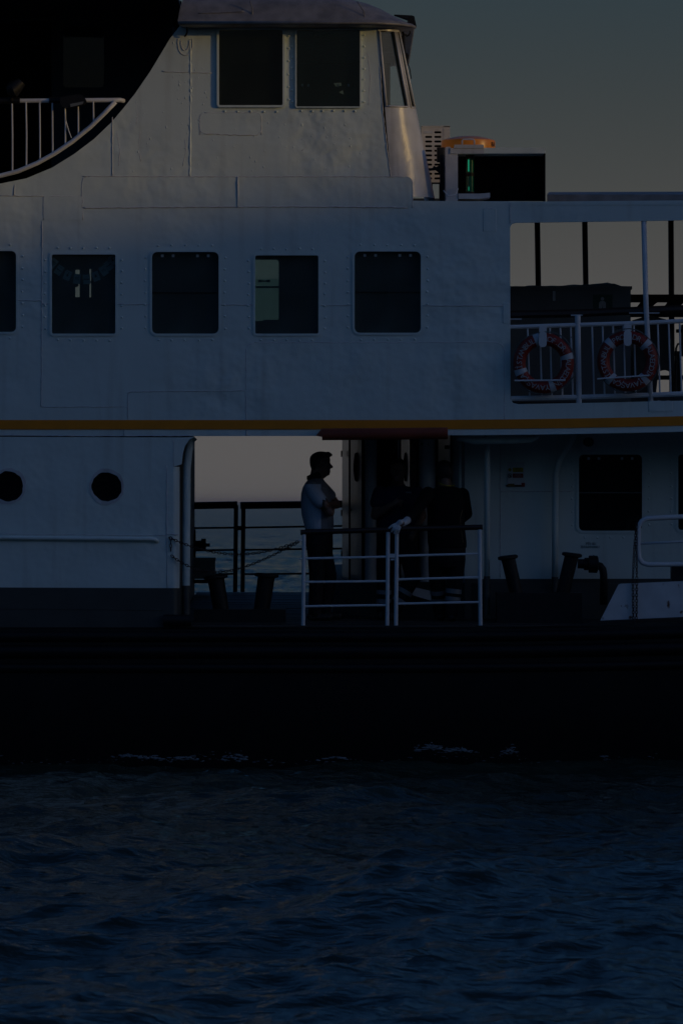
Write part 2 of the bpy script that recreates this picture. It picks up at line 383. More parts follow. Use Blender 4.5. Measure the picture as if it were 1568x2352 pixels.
    mr = n.new('ShaderNodeMapRange'); L.new(sx_.outputs[1], mr.inputs[0])
    for k_, v_ in zip((1, 2, 3, 4), (20, 400, 0.09, 0.2)): mr.inputs[k_].default_value = v_
    L.new(mr.outputs[0], b.inputs['Roughness'])
    o = link('sea', me, m); o['kind'] = 'structure'
build_sea()

def build_sun_blocker():      # unseen ridge added to shade the ferry's lower half and darken window reflections
    L0 = 92.0; top = Z(368) + L0 * math.tan(SUN_EL) - 0.35
    rnd = random.Random(3); mb = MB(); n = 150; prof = ((-12, -1), (-10, 0.3), (-5, 0.75), (0, 1.0), (9, 0.93), (30, 0.6), (60, 0.25), (80, -0.1)); vs_ = []
    a0, a1 = R(78), R(262)
    for i in range(n + 1):
        az = a0 + (a1 - a0) * i / n; e = min(1, max(0.02, (i / n) / .08, 0), max(0.02, (1 - i / n) / .08)); off = rnd.uniform(-.12, .12)
        wav = 0 if abs(az - SUN_AZ) < R(20) else (abs(az - SUN_AZ) - R(20)) * (1.3 * math.sin(az * 9) + .8 * math.sin(az * 23))
        for w_, hh in prof:
            q = L0 + w_ + rnd.uniform(-.6, .6) * (hh < .9)
            vs_.append((math.sin(az) * q, math.cos(az) * q, (top * hh if hh > 0 else -1.5) * e * (1 if abs(az - SUN_AZ) < R(25) else max(.72, 1 - (abs(az - SUN_AZ) - R(25)) * 1.2)) + (off + wav) * (hh > .9)))
    m = len(prof)
    mb.add(vs_, [(i * m + k, i * m + k + 1, (i + 1) * m + k + 1, (i + 1) * m + k) for i in range(n) for k in range(m - 1)])
    o = mk('sun_blocker', mb, pmat('sun_blocker_surface', (0.07, 0.07, 0.05), 0.9, var=0.4, vscale=0.2), None, smooth=True); o['kind'] = 'structure'
build_sun_blocker()

# ------------------------------------------------------------ the ferry
BEAM = 6.8
ferry = thing('ferry', 'white two-deck passenger ferry with yellow stripe and black hull lying on the water', 'ferry', (0, 3.4, 0.0))
XL, XR = -900, 2450
def sheer(px): return max(0, (px - 900)) ** 2 * 1.9e-5        # rows the side rises towards the right

def swept(name, prof, mat, parent=ferry, px0=XL, px1=XR, n=24, smooth=True):   # prof: (y, py) outline run along the side
    mb = MB(); m = len(prof); vs_ = []
    for i in range(n + 1):
        px = px0 + (px1 - px0) * i / n
        for y, py in prof: vs_.append((X(px), y, Z(py - sheer(px))))
    f = [(i * m + k, (i + 1) * m + k, (i + 1) * m + (k + 1) % m, i * m + (k + 1) % m) for i in range(n) for k in range(m)]
    f += [tuple(range(m)), tuple(range(n * m + m - 1, n * m - 1, -1))]
    return mk(name, mb.add(vs_, f), mat, parent, smooth='auto' if smooth else False)

hull = swept('hull', [(0.0, 1441), (-0.06, 1446), (-0.08, 1490), (-0.06, 1620), (0.02, 1720), (0.2, 1850), (6.6, 1850), (6.8, 1720), (6.86, 1500), (6.8, 1441)], BLACK)
def belt(py, r, y):
    return [(y + r * math.cos(R(a)), py + r * S * math.sin(R(a)) * -1) for a in range(90, 271, 20)] + [(0.1, py + r * S), (0.1, py - r * S)]
for py, r in ((1462, 0.055), (1497, 0.07), (1534, 0.05)):
    swept('rubbing_strake', belt(py, r, -0.07), BLACK, hull)

# upper side wall, one steel sheet with its window openings
WIN = [(-110, 575, 38, 763, 12), (118, 583, 266, 767, 5), (348, 577, 503, 767, 13), (585, 585, 732, 767, 5), (813, 576, 967, 765, 13)]
WHW = [(502, 67, 650, 242, 4), (680, 67, 827, 245, 2)]
curve = [(413, 58), (390, 88), (375, 113), (345, 163), (310, 214), (283, 248), (255, 281), (215, 319), (170, 353), (120, 384), (60, 409), (0, 421), (-80, 432), (-300, 440), (XL, 444)]
top = [(868, 58), (870, 100), (878, 243), (886, 320), (895, 405), (901, 447), (930, 449), (938, 455), (943, 460)]
outer = curve[::-1] + top + [(1000, 461), (1252, 462), (1568, 462 - sheer(1568) * .3), (XR, 450)] \
    + [(px, 1000 - sheer(px)) for px in (XR, 2000, 1568, 1300, 1100, 900)] + [(750, 1001), (440, 1001.5), (XL, 1000)]
opening = [(1171, 522), (1175, 514), (1184, 511), (1478, 507), (1568, 505), (2300, 492), (2300, 900), (1568, 920), (1400, 924), (1190, 928), (1178, 925), (1172, 916)]
holes = [QP(opening)] + [rrect(X(a), Z(d), X(c), Z(b), r / S) for a, b, c, d, r in WIN + WHW]
side = mk('side_wall', plate(MB(), QP(outer), holes, 0.0, 0.05), WHITE, ferry)

RIVET = None
def rivet_mesh():
    global RIVET
    if RIVET is None:
        mb = MB(); mb.loft([((0, 0.004, 0), (.0125, 0, 0), (0, 0, .0125)), ((0, -0.006, 0), (.0115, 0, 0), (0, 0, .0115)), ((0, -0.011, 0), (.006, 0, 0), (0, 0, .006))], 7)
        RIVET = bpy.data.meshes.new('rivet'); RIVET.from_pydata(mb.v, [], mb.f); RIVET.update(); RIVET.materials.append(WHITE)
        for p in RIVET.polygons: p.use_smooth = True
    return RIVET
def window(px0, py0, px1, py1, r, y=0.0, proud=0.012, rim=5, glass=None, gap=14, step=26, riv=True, bar=False, recess=0.03, sides='lrtb', barm=None):
    mb = MB(); a = rrect(X(px0 - rim, y), Z(py1 + rim, y), X(px1 + rim, y), Z(py0 - rim, y), (r + rim) / S)
    b = rrect(X(px0 + 1, y), Z(py1 - 1, y), X(px1 - 1, y), Z(py0 + 1, y), max(1, r - 1) / S)
    plate(mb, a, [b], y - proud, y + 0.02)
    w = mk('window', mb, WHITE, ferry)
    pm = MB().prism(rrect(X(px0 - 2, y), Z(py1 + 2, y), X(px1 + 2, y), Z(py0 - 2, y), r / S)[::-1], y + recess, y + recess + 0.006)
    mk('pane', pm, glass or GLASS, w)
    if bar:
        yy = (py0 + py1) / 2
        mk('glazing_bar', MB().qbox(px0 - 2, yy - 1, px1 + 2, yy + 1.2, y + recess - .008, y + recess - .001), barm or BLACKM, w)
        for k in (.16, .32, .68, .84):
            xx = px0 + (px1 - px0) * k; mk('latch', MB().qbox(xx - 3, py0 + 7, xx + 3, py0 + 13, y + recess - .008, y + recess - .001), SILVER, w)
    if riv:
        pts = []; n = int((px1 - px0) / step); m = int((py1 - py0) / step)
        for i in range(n):
            xx = px0 + (i + .5) * (px1 - px0) / n
            if 't' in sides: pts.append((xx, py0 - gap))
            if 'b' in sides: pts.append((xx, py1 + gap))
        for i in range(m):
            zz = py0 + (i + .5) * (py1 - py0) / m
            if 'l' in sides: pts.append((px0 - gap, zz))
            if 'r' in sides: pts.append((px1 + gap, zz))
        for a_, b_ in pts:
            link('rivet', rivet_mesh(), WHITE, w, W(a_ + random.uniform(-1, 1), b_ + random.uniform(-1, 1), y))
    return w
for i, (a, b, c, d, r) in enumerate(WIN):
    window(a, b, c, d, r, rim=4, bar=i in (2, 4), recess=0.045 if r > 8 else 0.028)
window(*WHW[0], proud=0.03, rim=4, glass=GLASS_DARK, gap=13, sides='rb')
window(*WHW[1], proud=0.03, rim=2, glass=GLASS_CLEAR, gap=9, sides='lrb', step=24)

# seams and doubling plates of the side
pl = doubler(side, 188, 405, 947, 477)
seam(pl, [(546, 405), (546, 476)], -0.008, 0.007)
seam(side, [(190, 477), (430, 475), (700, 474), (935, 476)], r=0.008)
doubler(side, 459, 258, 600, 309, 10, 0.003)
seam(side, [(459, 300), (470, 306), (530, 309), (590, 310), (600, 300)])
doubler(side, 100, 450, 190, 505, 4, 0.004)
doubler(side, 1110, 478, 1138, 531, 3, 0.005); doubler(side, 1155, 696, 1170, 742, 3, 0.008); doubler(side, 1490, 921, 1543, 945, 2, 0.006)
doubler(side, 565, 786, 1158, 962, 18, 0.003)
for p in ([(258, 267), (258, 404)], [(0, 449), (100, 450)], [(34, 424), (32, 448)], [(97, 506), (96, 700), (95, 935)], [(97, 935), (200, 934), (294, 934)], [(294, 962), (294, 902), (300, 900), (420, 898), (563, 897)],
          [(38, 689), (97, 690)], [(97, 697), (118, 697)], [(268, 698), (346, 698)], [(505, 699), (583, 700)], [(734, 701), (811, 700)], [(970, 702), (1158, 702)],
          [(372, 163), (430, 165), (487, 167)], [(XL, 999), (0, 999), (180, 1001), (440, 1001)], [(566, 962), (566, 1000)], [(285, 985), (285, 1001)],
          [(190, 404), (450, 405), (700, 405), (930, 405)],
          [(1171, 512), (1171, 465)], [(868, 60), (874, 170), (878, 243), (888, 335), (897, 405)]):
    seam(side, p, r=0.006 if abs(p[0][0] - p[-1][0]) < 5 else 0.005)
seam(side, [(437, 90), (438, 200), (437, 300), (436, 404)], 0.004, 0.012, WHITE)
for p in ([(312, 232), (316, 262), (313, 285)], [(322, 300), (318, 340), (324, 370)], [(268, 300), (276, 345), (272, 380)], [(844, 120), (850, 180), (846, 240)], [(690, 318), (700, 322), (704, 340), (692, 345)], [(420, 380), (428, 340), (424, 320)]):
    seam(side, p, 0.001, 0.0035)
# paint runs and pimples
mb = MB(); rnd = random.Random(11)
for _ in range(110):
    px, py = rnd.uniform(270, 860), rnd.uniform(255, 400)
    if rnd.random() < .25: px, py = rnd.uniform(395, 480), rnd.uniform(95, 240)
    rr = rnd.uniform(.003, .008); mb.ball(W(px, py, -0.001), rr, rr * .5, rr * rnd.uniform(1, 2.2), 6)
o = mk('paint_blister', mb, WHITE, side, smooth=True); o['kind'] = 'stuff'

# yellow stripe
mb = MB(); n = 40; vs_ = []
for i in range(n + 1):
    px = XL + (XR - XL) * i / n
    for py in (964.5, 986): vs_.append((X(px), -0.009, Z(py - sheer(px) * 1.05)))
mb.add(vs_, [(2 * i + 1, 2 * i + 3, 2 * i + 2, 2 * i) for i in range(n)]); mk('stripe', mb, YELLOW, ferry)

# lower side wall at the left
PORT = [(20, 1117), (245, 1118)]
def ragged(cx, cy, r, seed):
    rr = random.Random(seed); ph = [rr.uniform(0, 6) for _ in range(4)]
    return [(cx + r * q * math.cos(t), cy + r * q * math.sin(t)) for t in [2 * math.pi * k / 64 for k in range(64)]
            for q in [1 + .05 * math.sin(2 * t + ph[0]) * .6 + .016 * math.sin(5 * t + ph[1]) + .014 * math.sin(11 * t + ph[2]) + .008 * math.sin(17 * t + ph[3])]]
low_outer = [(XL, 1003), (0, 1003), (416, 1004.5), (447, 1003.5), (434, 1010), (425, 1024), (420, 1040), (417, 1066), (398, 1072), (397, 1351), (XL, 1346)]
low = mk('side_wall', plate(MB(), QP(low_outer), [QP(ragged(*p, 34.5, i)) for i, p in enumerate(PORT)], 0.0, 0.05), WHITE, ferry)
band = mk('painted_band', plate(MB(), QP([(XL, 1346), (397, 1351), (397, 1452), (XL, 1446)]), [], 0.002, 0.05), GREY_BAND, ferry)
for i, p in enumerate(PORT):
    pr = mk('porthole', plate(MB(), QP(ragged(*p, 41, i + 5)), [QP(ragged(*p, 34, i))], -0.006, 0.004), WHITE_OLD, ferry)
    mk('pane', MB().prism(QP(ragged(*p, 37, i))[::-1], 0.055, 0.06), GLASS_DARK, pr)
def column(name, px0, px1, py0, py1, y, mat, parent=ferry, n=14):
    r = (X(px1, y) - X(px0, y)) / 2; x = (X(px0, y) + X(px1, y)) / 2
    return mk(name, MB().tube([(x, y, Z(py0, y)), (x, y, Z(py1, y))], r, n), mat, parent, smooth='auto')
def quarter(name, px0, px1, py0, py1, mat):
    r = X(px1) - X(px0); mb = MB(); vs_ = []
    for k in range(8):
        t = R(90 * k / 7)
        for py in (py0, py1): vs_.append((X(px0) + r * math.sin(t), r * (1 - math.cos(t)) * 1.6 + (0 if mat is WHITE else .002), Z(py)))
    mb.add(vs_, [(2 * k + 1, 2 * k + 3, 2 * k + 2, 2 * k) for k in range(7)]); return mk(name, mb, mat, ferry, smooth=True)
q1 = quarter('rounded_corner', 397, 412, 1072, 1351, WHITE); quarter('rounded_corner', 397, 412, 1351, 1452, GREY_BAND)
seam(low, [(383, 1070), (383, 1228), (384, 1350)], r=.006); seam(low, [(381, 1227), (410, 1228)], r=.006); seam(low, [(0, 1226), (180, 1228), (380, 1230)], r=.004)
seam(band, [(0, 1399), (200, 1400), (380, 1402)], 0, .004, GREY_BAND); seam(low, [(399, 1010), (399, 1070)], r=.004)
mb = MB(); mb.tube([W(-900, 1228, -.03), W(0, 1235, -.03), W(200, 1237, -.03), W(345, 1238, -.03), W(357, 1240, -.03), W(361, 1244, 0)], 0.022, 8)
mk('rubbing_bar', mb, WHITE, ferry, smooth=True)
mb = MB(); mb.tube([W(446, 1003, .2), W(438, 1012, .2), W(433, 1040, .2), W(429, 1075, .2), W(427, 1345, .2)], 0.042, 12); mk('stanchion', mb, WHITE, ferry, smooth='auto')
mb = MB(); mb.tube([W(427, 1345, .2), W(427, 1432, .2)], 0.045, 12); mk('stanchion', mb, GREY_BAND, ferry, smooth='auto')
mb = MB(); mb.tube([W(375, 1425, -.04), W(440, 1425, -.04)], 0.06, 10); mk('fairlead', mb, BLACKM, ferry, smooth='auto')

# decks, ceilings and inner walls
XA, XB = X(XL), X(XR)
def slab(name, x0, x1, y0, y1, z, t, mat, slope=0.035, parent=ferry):
    mb = MB(); v = []
    for zz in (-t, 0):
        for x, y in ((x0, y0), (x1, y0), (x1, y1), (x0, y1)): v.append((x, y, z + slope * y + zz))
    mb.add(v, [(0, 3, 2, 1), (4, 5, 6, 7), (0, 1, 5, 4), (1, 2, 6, 5), (2, 3, 7, 6), (3, 0, 4, 7)]); return mk(name, mb, mat, parent)
deck = slab('deck', XA, XB, 0.02, BEAM, 1.378, 0.05, BLACKM)
npl = 52; wpl = (BEAM - 0.1) / npl
for i in range(npl):
    y0 = 0.05 + i * wpl; dz = random.uniform(-.003, .003)
    mb = MB(); v = []
    for zz in (1.380, 1.408 + dz):
        for x, y in ((X(414), y0), (XB, y0), (XB, y0 + wpl - .009), (X(414), y0 + wpl - .009)): v.append((x, y, zz + .035 * y))
    mb.add(v, [(0, 3, 2, 1), (4, 5, 6, 7), (0, 1, 5, 4), (1, 2, 6, 5), (2, 3, 7, 6), (3, 0, 4, 7)]); mk('plank', mb, PLANK, deck)
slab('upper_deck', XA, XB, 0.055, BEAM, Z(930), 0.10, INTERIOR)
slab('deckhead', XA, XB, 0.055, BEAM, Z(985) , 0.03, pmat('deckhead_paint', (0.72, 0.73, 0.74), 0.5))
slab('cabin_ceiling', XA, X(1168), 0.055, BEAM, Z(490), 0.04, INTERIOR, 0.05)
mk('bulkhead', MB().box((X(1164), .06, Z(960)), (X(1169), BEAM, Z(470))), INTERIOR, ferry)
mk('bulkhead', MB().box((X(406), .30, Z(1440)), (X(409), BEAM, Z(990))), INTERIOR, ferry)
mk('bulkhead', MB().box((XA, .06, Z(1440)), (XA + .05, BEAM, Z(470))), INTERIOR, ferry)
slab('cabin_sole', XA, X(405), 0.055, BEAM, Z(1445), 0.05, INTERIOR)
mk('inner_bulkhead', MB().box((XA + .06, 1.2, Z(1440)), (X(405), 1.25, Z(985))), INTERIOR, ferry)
yf = BEAM
def QF(px0, py0, px1, py1, r=3): return rrect(X(px0, yf), Z(py1, yf), X(px1, yf), Z(py0, yf), r / S)
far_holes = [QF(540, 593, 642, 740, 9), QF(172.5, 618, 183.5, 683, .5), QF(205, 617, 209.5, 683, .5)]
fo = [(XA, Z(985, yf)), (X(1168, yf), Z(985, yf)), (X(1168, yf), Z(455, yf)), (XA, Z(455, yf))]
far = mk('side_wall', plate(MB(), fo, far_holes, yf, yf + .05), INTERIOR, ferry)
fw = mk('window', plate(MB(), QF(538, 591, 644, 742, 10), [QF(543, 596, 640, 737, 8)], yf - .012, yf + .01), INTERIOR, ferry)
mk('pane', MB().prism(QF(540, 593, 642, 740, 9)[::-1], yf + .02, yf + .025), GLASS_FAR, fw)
mk('pane', MB().prism(QF(540, 640, 642, 740, 4)[::-1], yf + .03, yf + .035), GLASS_FAR, fw)
mk('glazing_bar', MB().qbox(540, 656.5, 642, 661, yf - .01, yf + .01), INTERIOR, fw)
mb = MB(); mb.qbox(593, 642, 601, 648, yf - .03, yf - .012); mb.qbox(612, 642, 620, 648, yf - .03, yf - .012); mb.qbox(599, 643.5, 614, 646.5, yf - .028, yf - .014); mk('handle', mb, BLACKM, fw)
fw2 = mk('window', plate(MB(), QF(170, 615, 186, 686, 2), [QF(173, 619, 183, 682, .5)], yf - .01, yf + .01), INTERIOR, ferry)
mk('glazing_bar', MB().qbox(172, 645, 184, 649, yf - .012, yf + .012), INTERIOR, fw2)
mb = MB(); mb.prism(QP([(172, 649), (177, 649), (181, 655), (178, 658), (172, 659)], yf - .05), yf - .05, yf - .03); mk('curtain_tie', mb, INTERIOR, fw2)
fw3 = mk('window', plate(MB(), QF(203, 614, 212, 686, 2), [QF(205.3, 617.5, 209.2, 682.5, .3)], yf - .01, yf + .01), INTERIOR, ferry)
mk('glazing_bar', MB().qbox(204, 645, 211, 649, yf - .012, yf + .012), INTERIOR, fw3)
# cabin benches seen dimly through the glass
for k, px in enumerate((-60, 150, 420, 700, 920)):
    t = thing('cabin_bench', 'dim slatted cabin bench behind the %s window of the row' % ('leftmost', 'second', 'third', 'fourth', 'rightmost')[k], 'bench', (X(px, 2.2), 2.2, Z(925)), 'benches in the upper cabin')
    zb = Z(925) + .08
    mk('seat', MB().box((X(px, 2.2) - .45, 2.0, zb + .36), (X(px, 2.2) + .45, 2.5, zb + .42)), INTERIOR, t)
    mk('backrest', MB().box((X(px, 2.2) - .45, 2.46, zb + .42), (X(px, 2.2) + .45, 2.52, zb + .85)), INTERIOR, t)
    for s_ in (-.4, .4):
        mk('leg', MB().box((X(px, 2.2) + s_ - .03, 2.02, Z(925) + .055), (X(px, 2.2) + s_ + .03, 2.48, zb + .36)), BLACKM, t)

# ------------------------------------------------------------ wheelhouse
def xs_(py): return 868 + (py - 62) * (897 - 868) / (405 - 62)
def xe_(py): return 917 + (py - 62) * (1000 - 917) / (450 - 62)
PYB = 450
fk = [0, .05, .2, .36, .52, .66, .74, .84, .9, .965, 1.0]; rk = [58, 70, 128, 186, 243, 260, 320, 400, 450]
mb = MB(); vs_ = []
for py in rk:
    a = X(xe_(py)) - X(xs_(py))
    for f_ in fk:
        th = math.asin(f_); vs_.append((X(xs_(py)) + a * f_, a * 1.05 * (1 - math.cos(th)), Z(py)))
m = len(fk); fs = []
for i in range(len(rk) - 1):
    for k in range(m - 1):
        if 1 <= i <= 3 and (1 <= k <= 5 or 7 <= k <= 8): continue
        fs.append(((i + 1) * m + k, (i + 1) * m + k + 1, i * m + k + 1, i * m + k))
mb.add(vs_, fs)
corner = mk('wheelhouse_corner', mb, WHITE_OLD, ferry, smooth=True)
YF = 5.2
def corner_pane(k0, k1, glass, inset):
    w = MB(); v = []
    for i in (1, 2, 3, 4):
        py = rk[i]; a = X(xe_(py)) - X(xs_(py))
        for k in (k0, k1):
            th = math.asin(fk[k]); nx, ny = math.sin(th), -math.cos(th)
            v.append((X(xs_(py)) + a * fk[k] - nx * inset, a * 1.05 * (1 - math.cos(th)) - ny * inset, Z(py)))
    w.add(v, [(2 * i + 2, 2 * i + 3, 2 * i + 1, 2 * i) for i in range(3)]); return w
cw = []
for k0, k1 in ((1, 6), (7, 9)):
    fr = MB()
    for k in (k0, k1):
        fr.tube([(vs_[i * m + k][0], vs_[i * m + k][1] - .004, vs_[i * m + k][2]) for i in (1, 2, 3, 4)], .012, 6)
    fr.tube([(vs_[4 * m + k][0], vs_[4 * m + k][1] - .004, vs_[4 * m + k][2]) for k in range(k0, k1 + 1)], .01, 6)
    w_ = mk('window', fr, WHITE_OLD, ferry, smooth=True); mk('pane', corner_pane(k0, k1, GLASS, .03), GLASS, w_)
    rv = MB(); v = []                       # deep inner reveal of the window
    for i in (1, 2, 3, 4):
        p = Vector(vs_[i * m + k1]); v += [p, p + Vector((-.03, .16, 0))]
    rv.add(v, [(2 * i, 2 * i + 1, 2 * i + 3, 2 * i + 2) for i in range(3)]); mk('reveal', rv, WHITE_OLD, w_)
mb = MB(); v = []
for py in (58, 450):
    a = X(xe_(py)) - X(xs_(py))
    for y in (a * 1.05, YF - .3): v.append((X(xe_(py)), y, Z(py)))
mb.add(v, [(2, 3, 1, 0)]); front = mk('wheelhouse_front', mb, WHITE_OLD, ferry)
for y0 in (0.75, 1.75, 2.75, 3.75):
    mb = MB(); v = []
    for py in (72, 240):
        for y in (y0, y0 + .85): v.append((X(xe_(py)) + .004, y, Z(py)))
    mb.add(v, [(2, 3, 1, 0)]); mk('pane', mb, GLASS_DARK, front)
mk('wheelhouse_wall', MB().box((X(413), YF - .3, Z(450)), (X(905), YF - .25, Z(58))), INTERIOR, ferry)
mk('wheelhouse_wall', MB().box((X(395), .06, Z(450)), (X(400), YF - .3, Z(58))), DARKW, ferry)
mk('wheelhouse_floor', MB().box((X(400), .06, Z(330)), (X(895), YF - .3, Z(326))), INTERIOR, ferry)
# console, chart papers and a hanging lamp glimpsed through the right window
t = thing('steering_console', 'dim steering console inside the wheelhouse behind its right side window', 'console', (X(770, 1.2), 1.2, Z(326)))
mb = MB(); mb.prism([(X(700, 1), Z(326, 1)), (X(850, 1), Z(326, 1)), (X(850, 1), Z(222, 1)), (X(800, 1), Z(205, 1)), (X(700, 1), Z(215, 1))][::-1], 1.0, 1.5); mk('cabinet', mb, INTERIOR, t)
for px in (694, 708, 776, 800): mk('bracket', MB().qbox(px - 2.5, 192, px + 2.5, 197.5, .2, .23), SILVER, t)
mk('paper_sheet', MB().prism(QP([(766, 190), (783, 189), (784, 196), (771, 198)], .3), .3, .303), PAPER, t)
mk('paper_sheet', MB().prism(QP([(778, 211), (787, 206), (789, 216)], .3), .3, .303), PAPER, t)
mk('lamp_shade', MB().ball(W(740, 72, .8), .1, .1, .07), BLACKM, t, smooth=True)

# wheelhouse roof with its overhanging sloped edge
def roof_level(py, xl, xr, yn, rc, yfar=5.3):
    pts = [(X(xl), yfar), (X(xl), yn)]; x1 = X(xr)
    for k in range(9):
        th = R(90 * k / 8); pts.append((x1 - rc + rc * math.sin(th), yn + rc * (1 - math.cos(th)))) 
    pts += [(x1, yfar)]
    return [(p[0], p[1], Z(py)) for p in pts]
LV = [(63, 424, 938, -.22, .55), (61.5, 418, 950, -.29, .6), (56, 411, 953, -.31, .6), (51, 410, 950, -.30, .6), (47, 411, 938, -.28, .6), (30, 413, 905, -.22, .6), (14, 416, 878, -.16, .6), (0, 421, 848, -.08, .6), (-14, 435, 800, .1, .55), (-22, 470, 740, .5, .5), (-24, 600, 660, 2.0, .2)]
mb = MB(); rows = [roof_level(*l) for l in LV]; m = len(rows[0])
for r_ in rows: mb.v += r_
for i in range(len(rows) - 1):
    for k in range(m): mb.f.append((i * m + k, i * m + (k + 1) % m, (i + 1) * m + (k + 1) % m, (i + 1) * m + k))
mb.f.append(tuple(range((len(rows) - 1) * m, len(rows) * m))); mb.f.append(tuple(range(m - 1, -1, -1)))
roof = mk('roof', mb, ROOFG, ferry, smooth='auto')
lip = MB(); lip.tube([Vector(p) + Vector((0, -.004, 0)) for p in roof_level(57, 411, 953, -.31, .6)[1:-1]], .016, 6); mk('gutter_lip', lip, ROOFG, roof, smooth=True)
seam(roof, [(574, 0), (580, 20), (578, 40), (584, 58)], -.24, .008, ROOFG); seam(roof, [(820, 2), (835, 25), (840, 55)], -.22, .006, ROOFG)
seam(roof, [(455, 30), (500, 28), (560, 25)], -.235, .006, ROOFG)
# fittings at the front of the wheelhouse
t = thing('bow_floodlight', 'small dark floodlight bracketed under the front tip of the wheelhouse roof', 'floodlight', W(946, 62, .5))
mb = MB(); mb.prism(QP([(905, 33), (945, 35), (951, 37), (956, 60), (948, 64), (930, 66), (928, 60), (938, 45)], .45)[::-1], .4, .58); mk('housing', mb, BLACKM, t)
mk('bracket', MB().tube([W(927, 62, .5), W(925, 74, .5), W(928, 82, .5)], .012, 6), BLACKM, t)
mk('cable', MB().tube([W(942, 66, .45), W(941, 75, .45), W(938, 80, .45), W(934, 82, .45), W(931, 78, .45)], .008, 6), BLACKM, t, smooth=True)
t = thing('wiper_motor', 'small black wiper motor box on the front wheelhouse window', 'wiper', W(933, 131, .45))
mb = MB(); mb.prism(QP([(923, 123), (936, 121), (939, 127), (936, 137), (925, 138)], .42)[::-1], .40, .52); mk('motor_box', mb, BLACKM, t)
mk('arm', MB().tube([W(926, 82, .5), W(928, 105, .45), W(931, 123, .42)], [.02, .014, .008], 6), BLACKM, t)
mk('blade', MB().tube([W(934, 138, .44), W(941, 158, .44), W(944, 180, .44)], .006, 5), BLACKM, t)
# hook under the left end of the roof and its stain ring of old fittings
mk('hook', MB().tube([W(429, 62, -.05), W(430, 72, -.06), W(427, 80, -.05), W(424, 82, -.03)], .009, 6), BLACKM, ferry, smooth=True)
for rr in (11, 19):
    seam(side, [(425 + rr * math.cos(R(a)) * .9, 98 + rr * 1.5 * math.sin(R(a))) for a in range(-20, 201, 20)], r=.006)

# dark open wing at the upper left
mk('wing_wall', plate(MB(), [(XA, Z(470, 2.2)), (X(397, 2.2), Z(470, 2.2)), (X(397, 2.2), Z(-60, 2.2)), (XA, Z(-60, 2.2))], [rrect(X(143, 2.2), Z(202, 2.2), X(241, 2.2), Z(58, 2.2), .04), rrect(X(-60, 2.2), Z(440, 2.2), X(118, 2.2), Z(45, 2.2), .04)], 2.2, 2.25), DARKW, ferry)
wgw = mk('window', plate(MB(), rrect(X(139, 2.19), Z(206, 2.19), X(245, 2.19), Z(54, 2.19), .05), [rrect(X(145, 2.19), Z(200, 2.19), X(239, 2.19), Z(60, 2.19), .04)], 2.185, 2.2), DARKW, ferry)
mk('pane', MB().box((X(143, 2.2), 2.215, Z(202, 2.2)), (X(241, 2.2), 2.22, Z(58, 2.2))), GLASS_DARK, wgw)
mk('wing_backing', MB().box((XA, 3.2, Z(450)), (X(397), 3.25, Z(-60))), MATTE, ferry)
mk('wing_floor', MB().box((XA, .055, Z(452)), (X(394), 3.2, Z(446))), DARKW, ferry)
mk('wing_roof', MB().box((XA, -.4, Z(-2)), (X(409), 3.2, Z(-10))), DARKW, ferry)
# rail of the wing
rl = mk('wing_rail', MB().tube([W(XL, 232, -.03), W(-100, 231, -.03), W(0, 231, -.03), W(150, 230, -.03), W(262, 229, -.03), W(276, 229, -.01), W(284, 231, .03)], .024, 8), WHITE_TUBE, ferry, smooth=True)
arc = [(265, 233), (240, 259), (207, 291), (165, 325), (125, 352), (85, 374), (40, 393), (0, 403), (-60, 412), (-300, 422), (XL, 426)]
mk('wing_rail', MB().tube([W(a, b, -.05) for a, b in arc], .024, 8), WHITE_TUBE, ferry, smooth=True)
for px, py in ((-100, 414), (-70, 410), (-37, 406), (-4, 402), (28.5, 395), (60.5, 383), (92, 370), (121, 352), (150, 332), (180, 311), (215, 283)):
    mk('baluster', MB().tube([W(px - 1, 232, -.04), W(px + random.uniform(-.6, .6), (232 + py) / 2, -.04), W(px, py, -.045)], .009, 6), WHITE_TUBE, rl)
# lamps clamped on the wing rail
for px, lab in ((168, 'black floodlight clamped on the curved wing rail, trailing a loose wire'), (38, 'dim black spotlight on the wing rail near the left edge')):
    t = thing('floodlight', lab, 'floodlight', W(px, 231, -.05), 'floodlights on the wing rail')
    if px > 100:
        mb = MB(); mb.prism(QP([(px - 30, 224), (px - 18, 221), (px - 4, 218), (px + 16, 215), (px + 26, 222), (px + 31, 232), (px + 26, 240), (px - 8, 247), (px - 24, 246), (px - 30, 236)], -.1)[::-1], -.14, .02)
        mk('housing', mb, BLACKM, t); mk('lens', MB().prism(QP([(px - 8, 238), (px + 24, 232), (px + 22, 238), (px - 6, 245)], -.15)[::-1], -.149, -.141), LOCKER, t)
        mk('wire', MB().tube([W(px - 19, 246, -.06), W(px - 17, 275, -.06), W(px - 10, 300, -.06), W(px - 4, 316, -.06)], .005, 5), WHITE_TUBE, t)
        mk('clamp', MB().tube([W(px - 55, 229, -.03), W(px - 24, 229, -.03)], .034, 8), BLACKM, t, smooth='auto')
    else:
        mk('housing', MB().tube([W(px - 22, 208, -.1), W(px - 8, 205, -.1), W(px + 2, 196, -.1), W(px + 12, 186, -.1)], [.05, .09, .07, .05], 10), BLACKM, t, smooth='auto')
        mk('clamp', MB().tube([W(px - 40, 230, -.03), W(px + 8, 230, -.03)], .036, 8), BLACKM, t, smooth='auto'); mk('stem', MB().tube([W(px - 12, 230, -.06), W(px - 10, 208, -.08)], .02, 8), BLACKM, t)

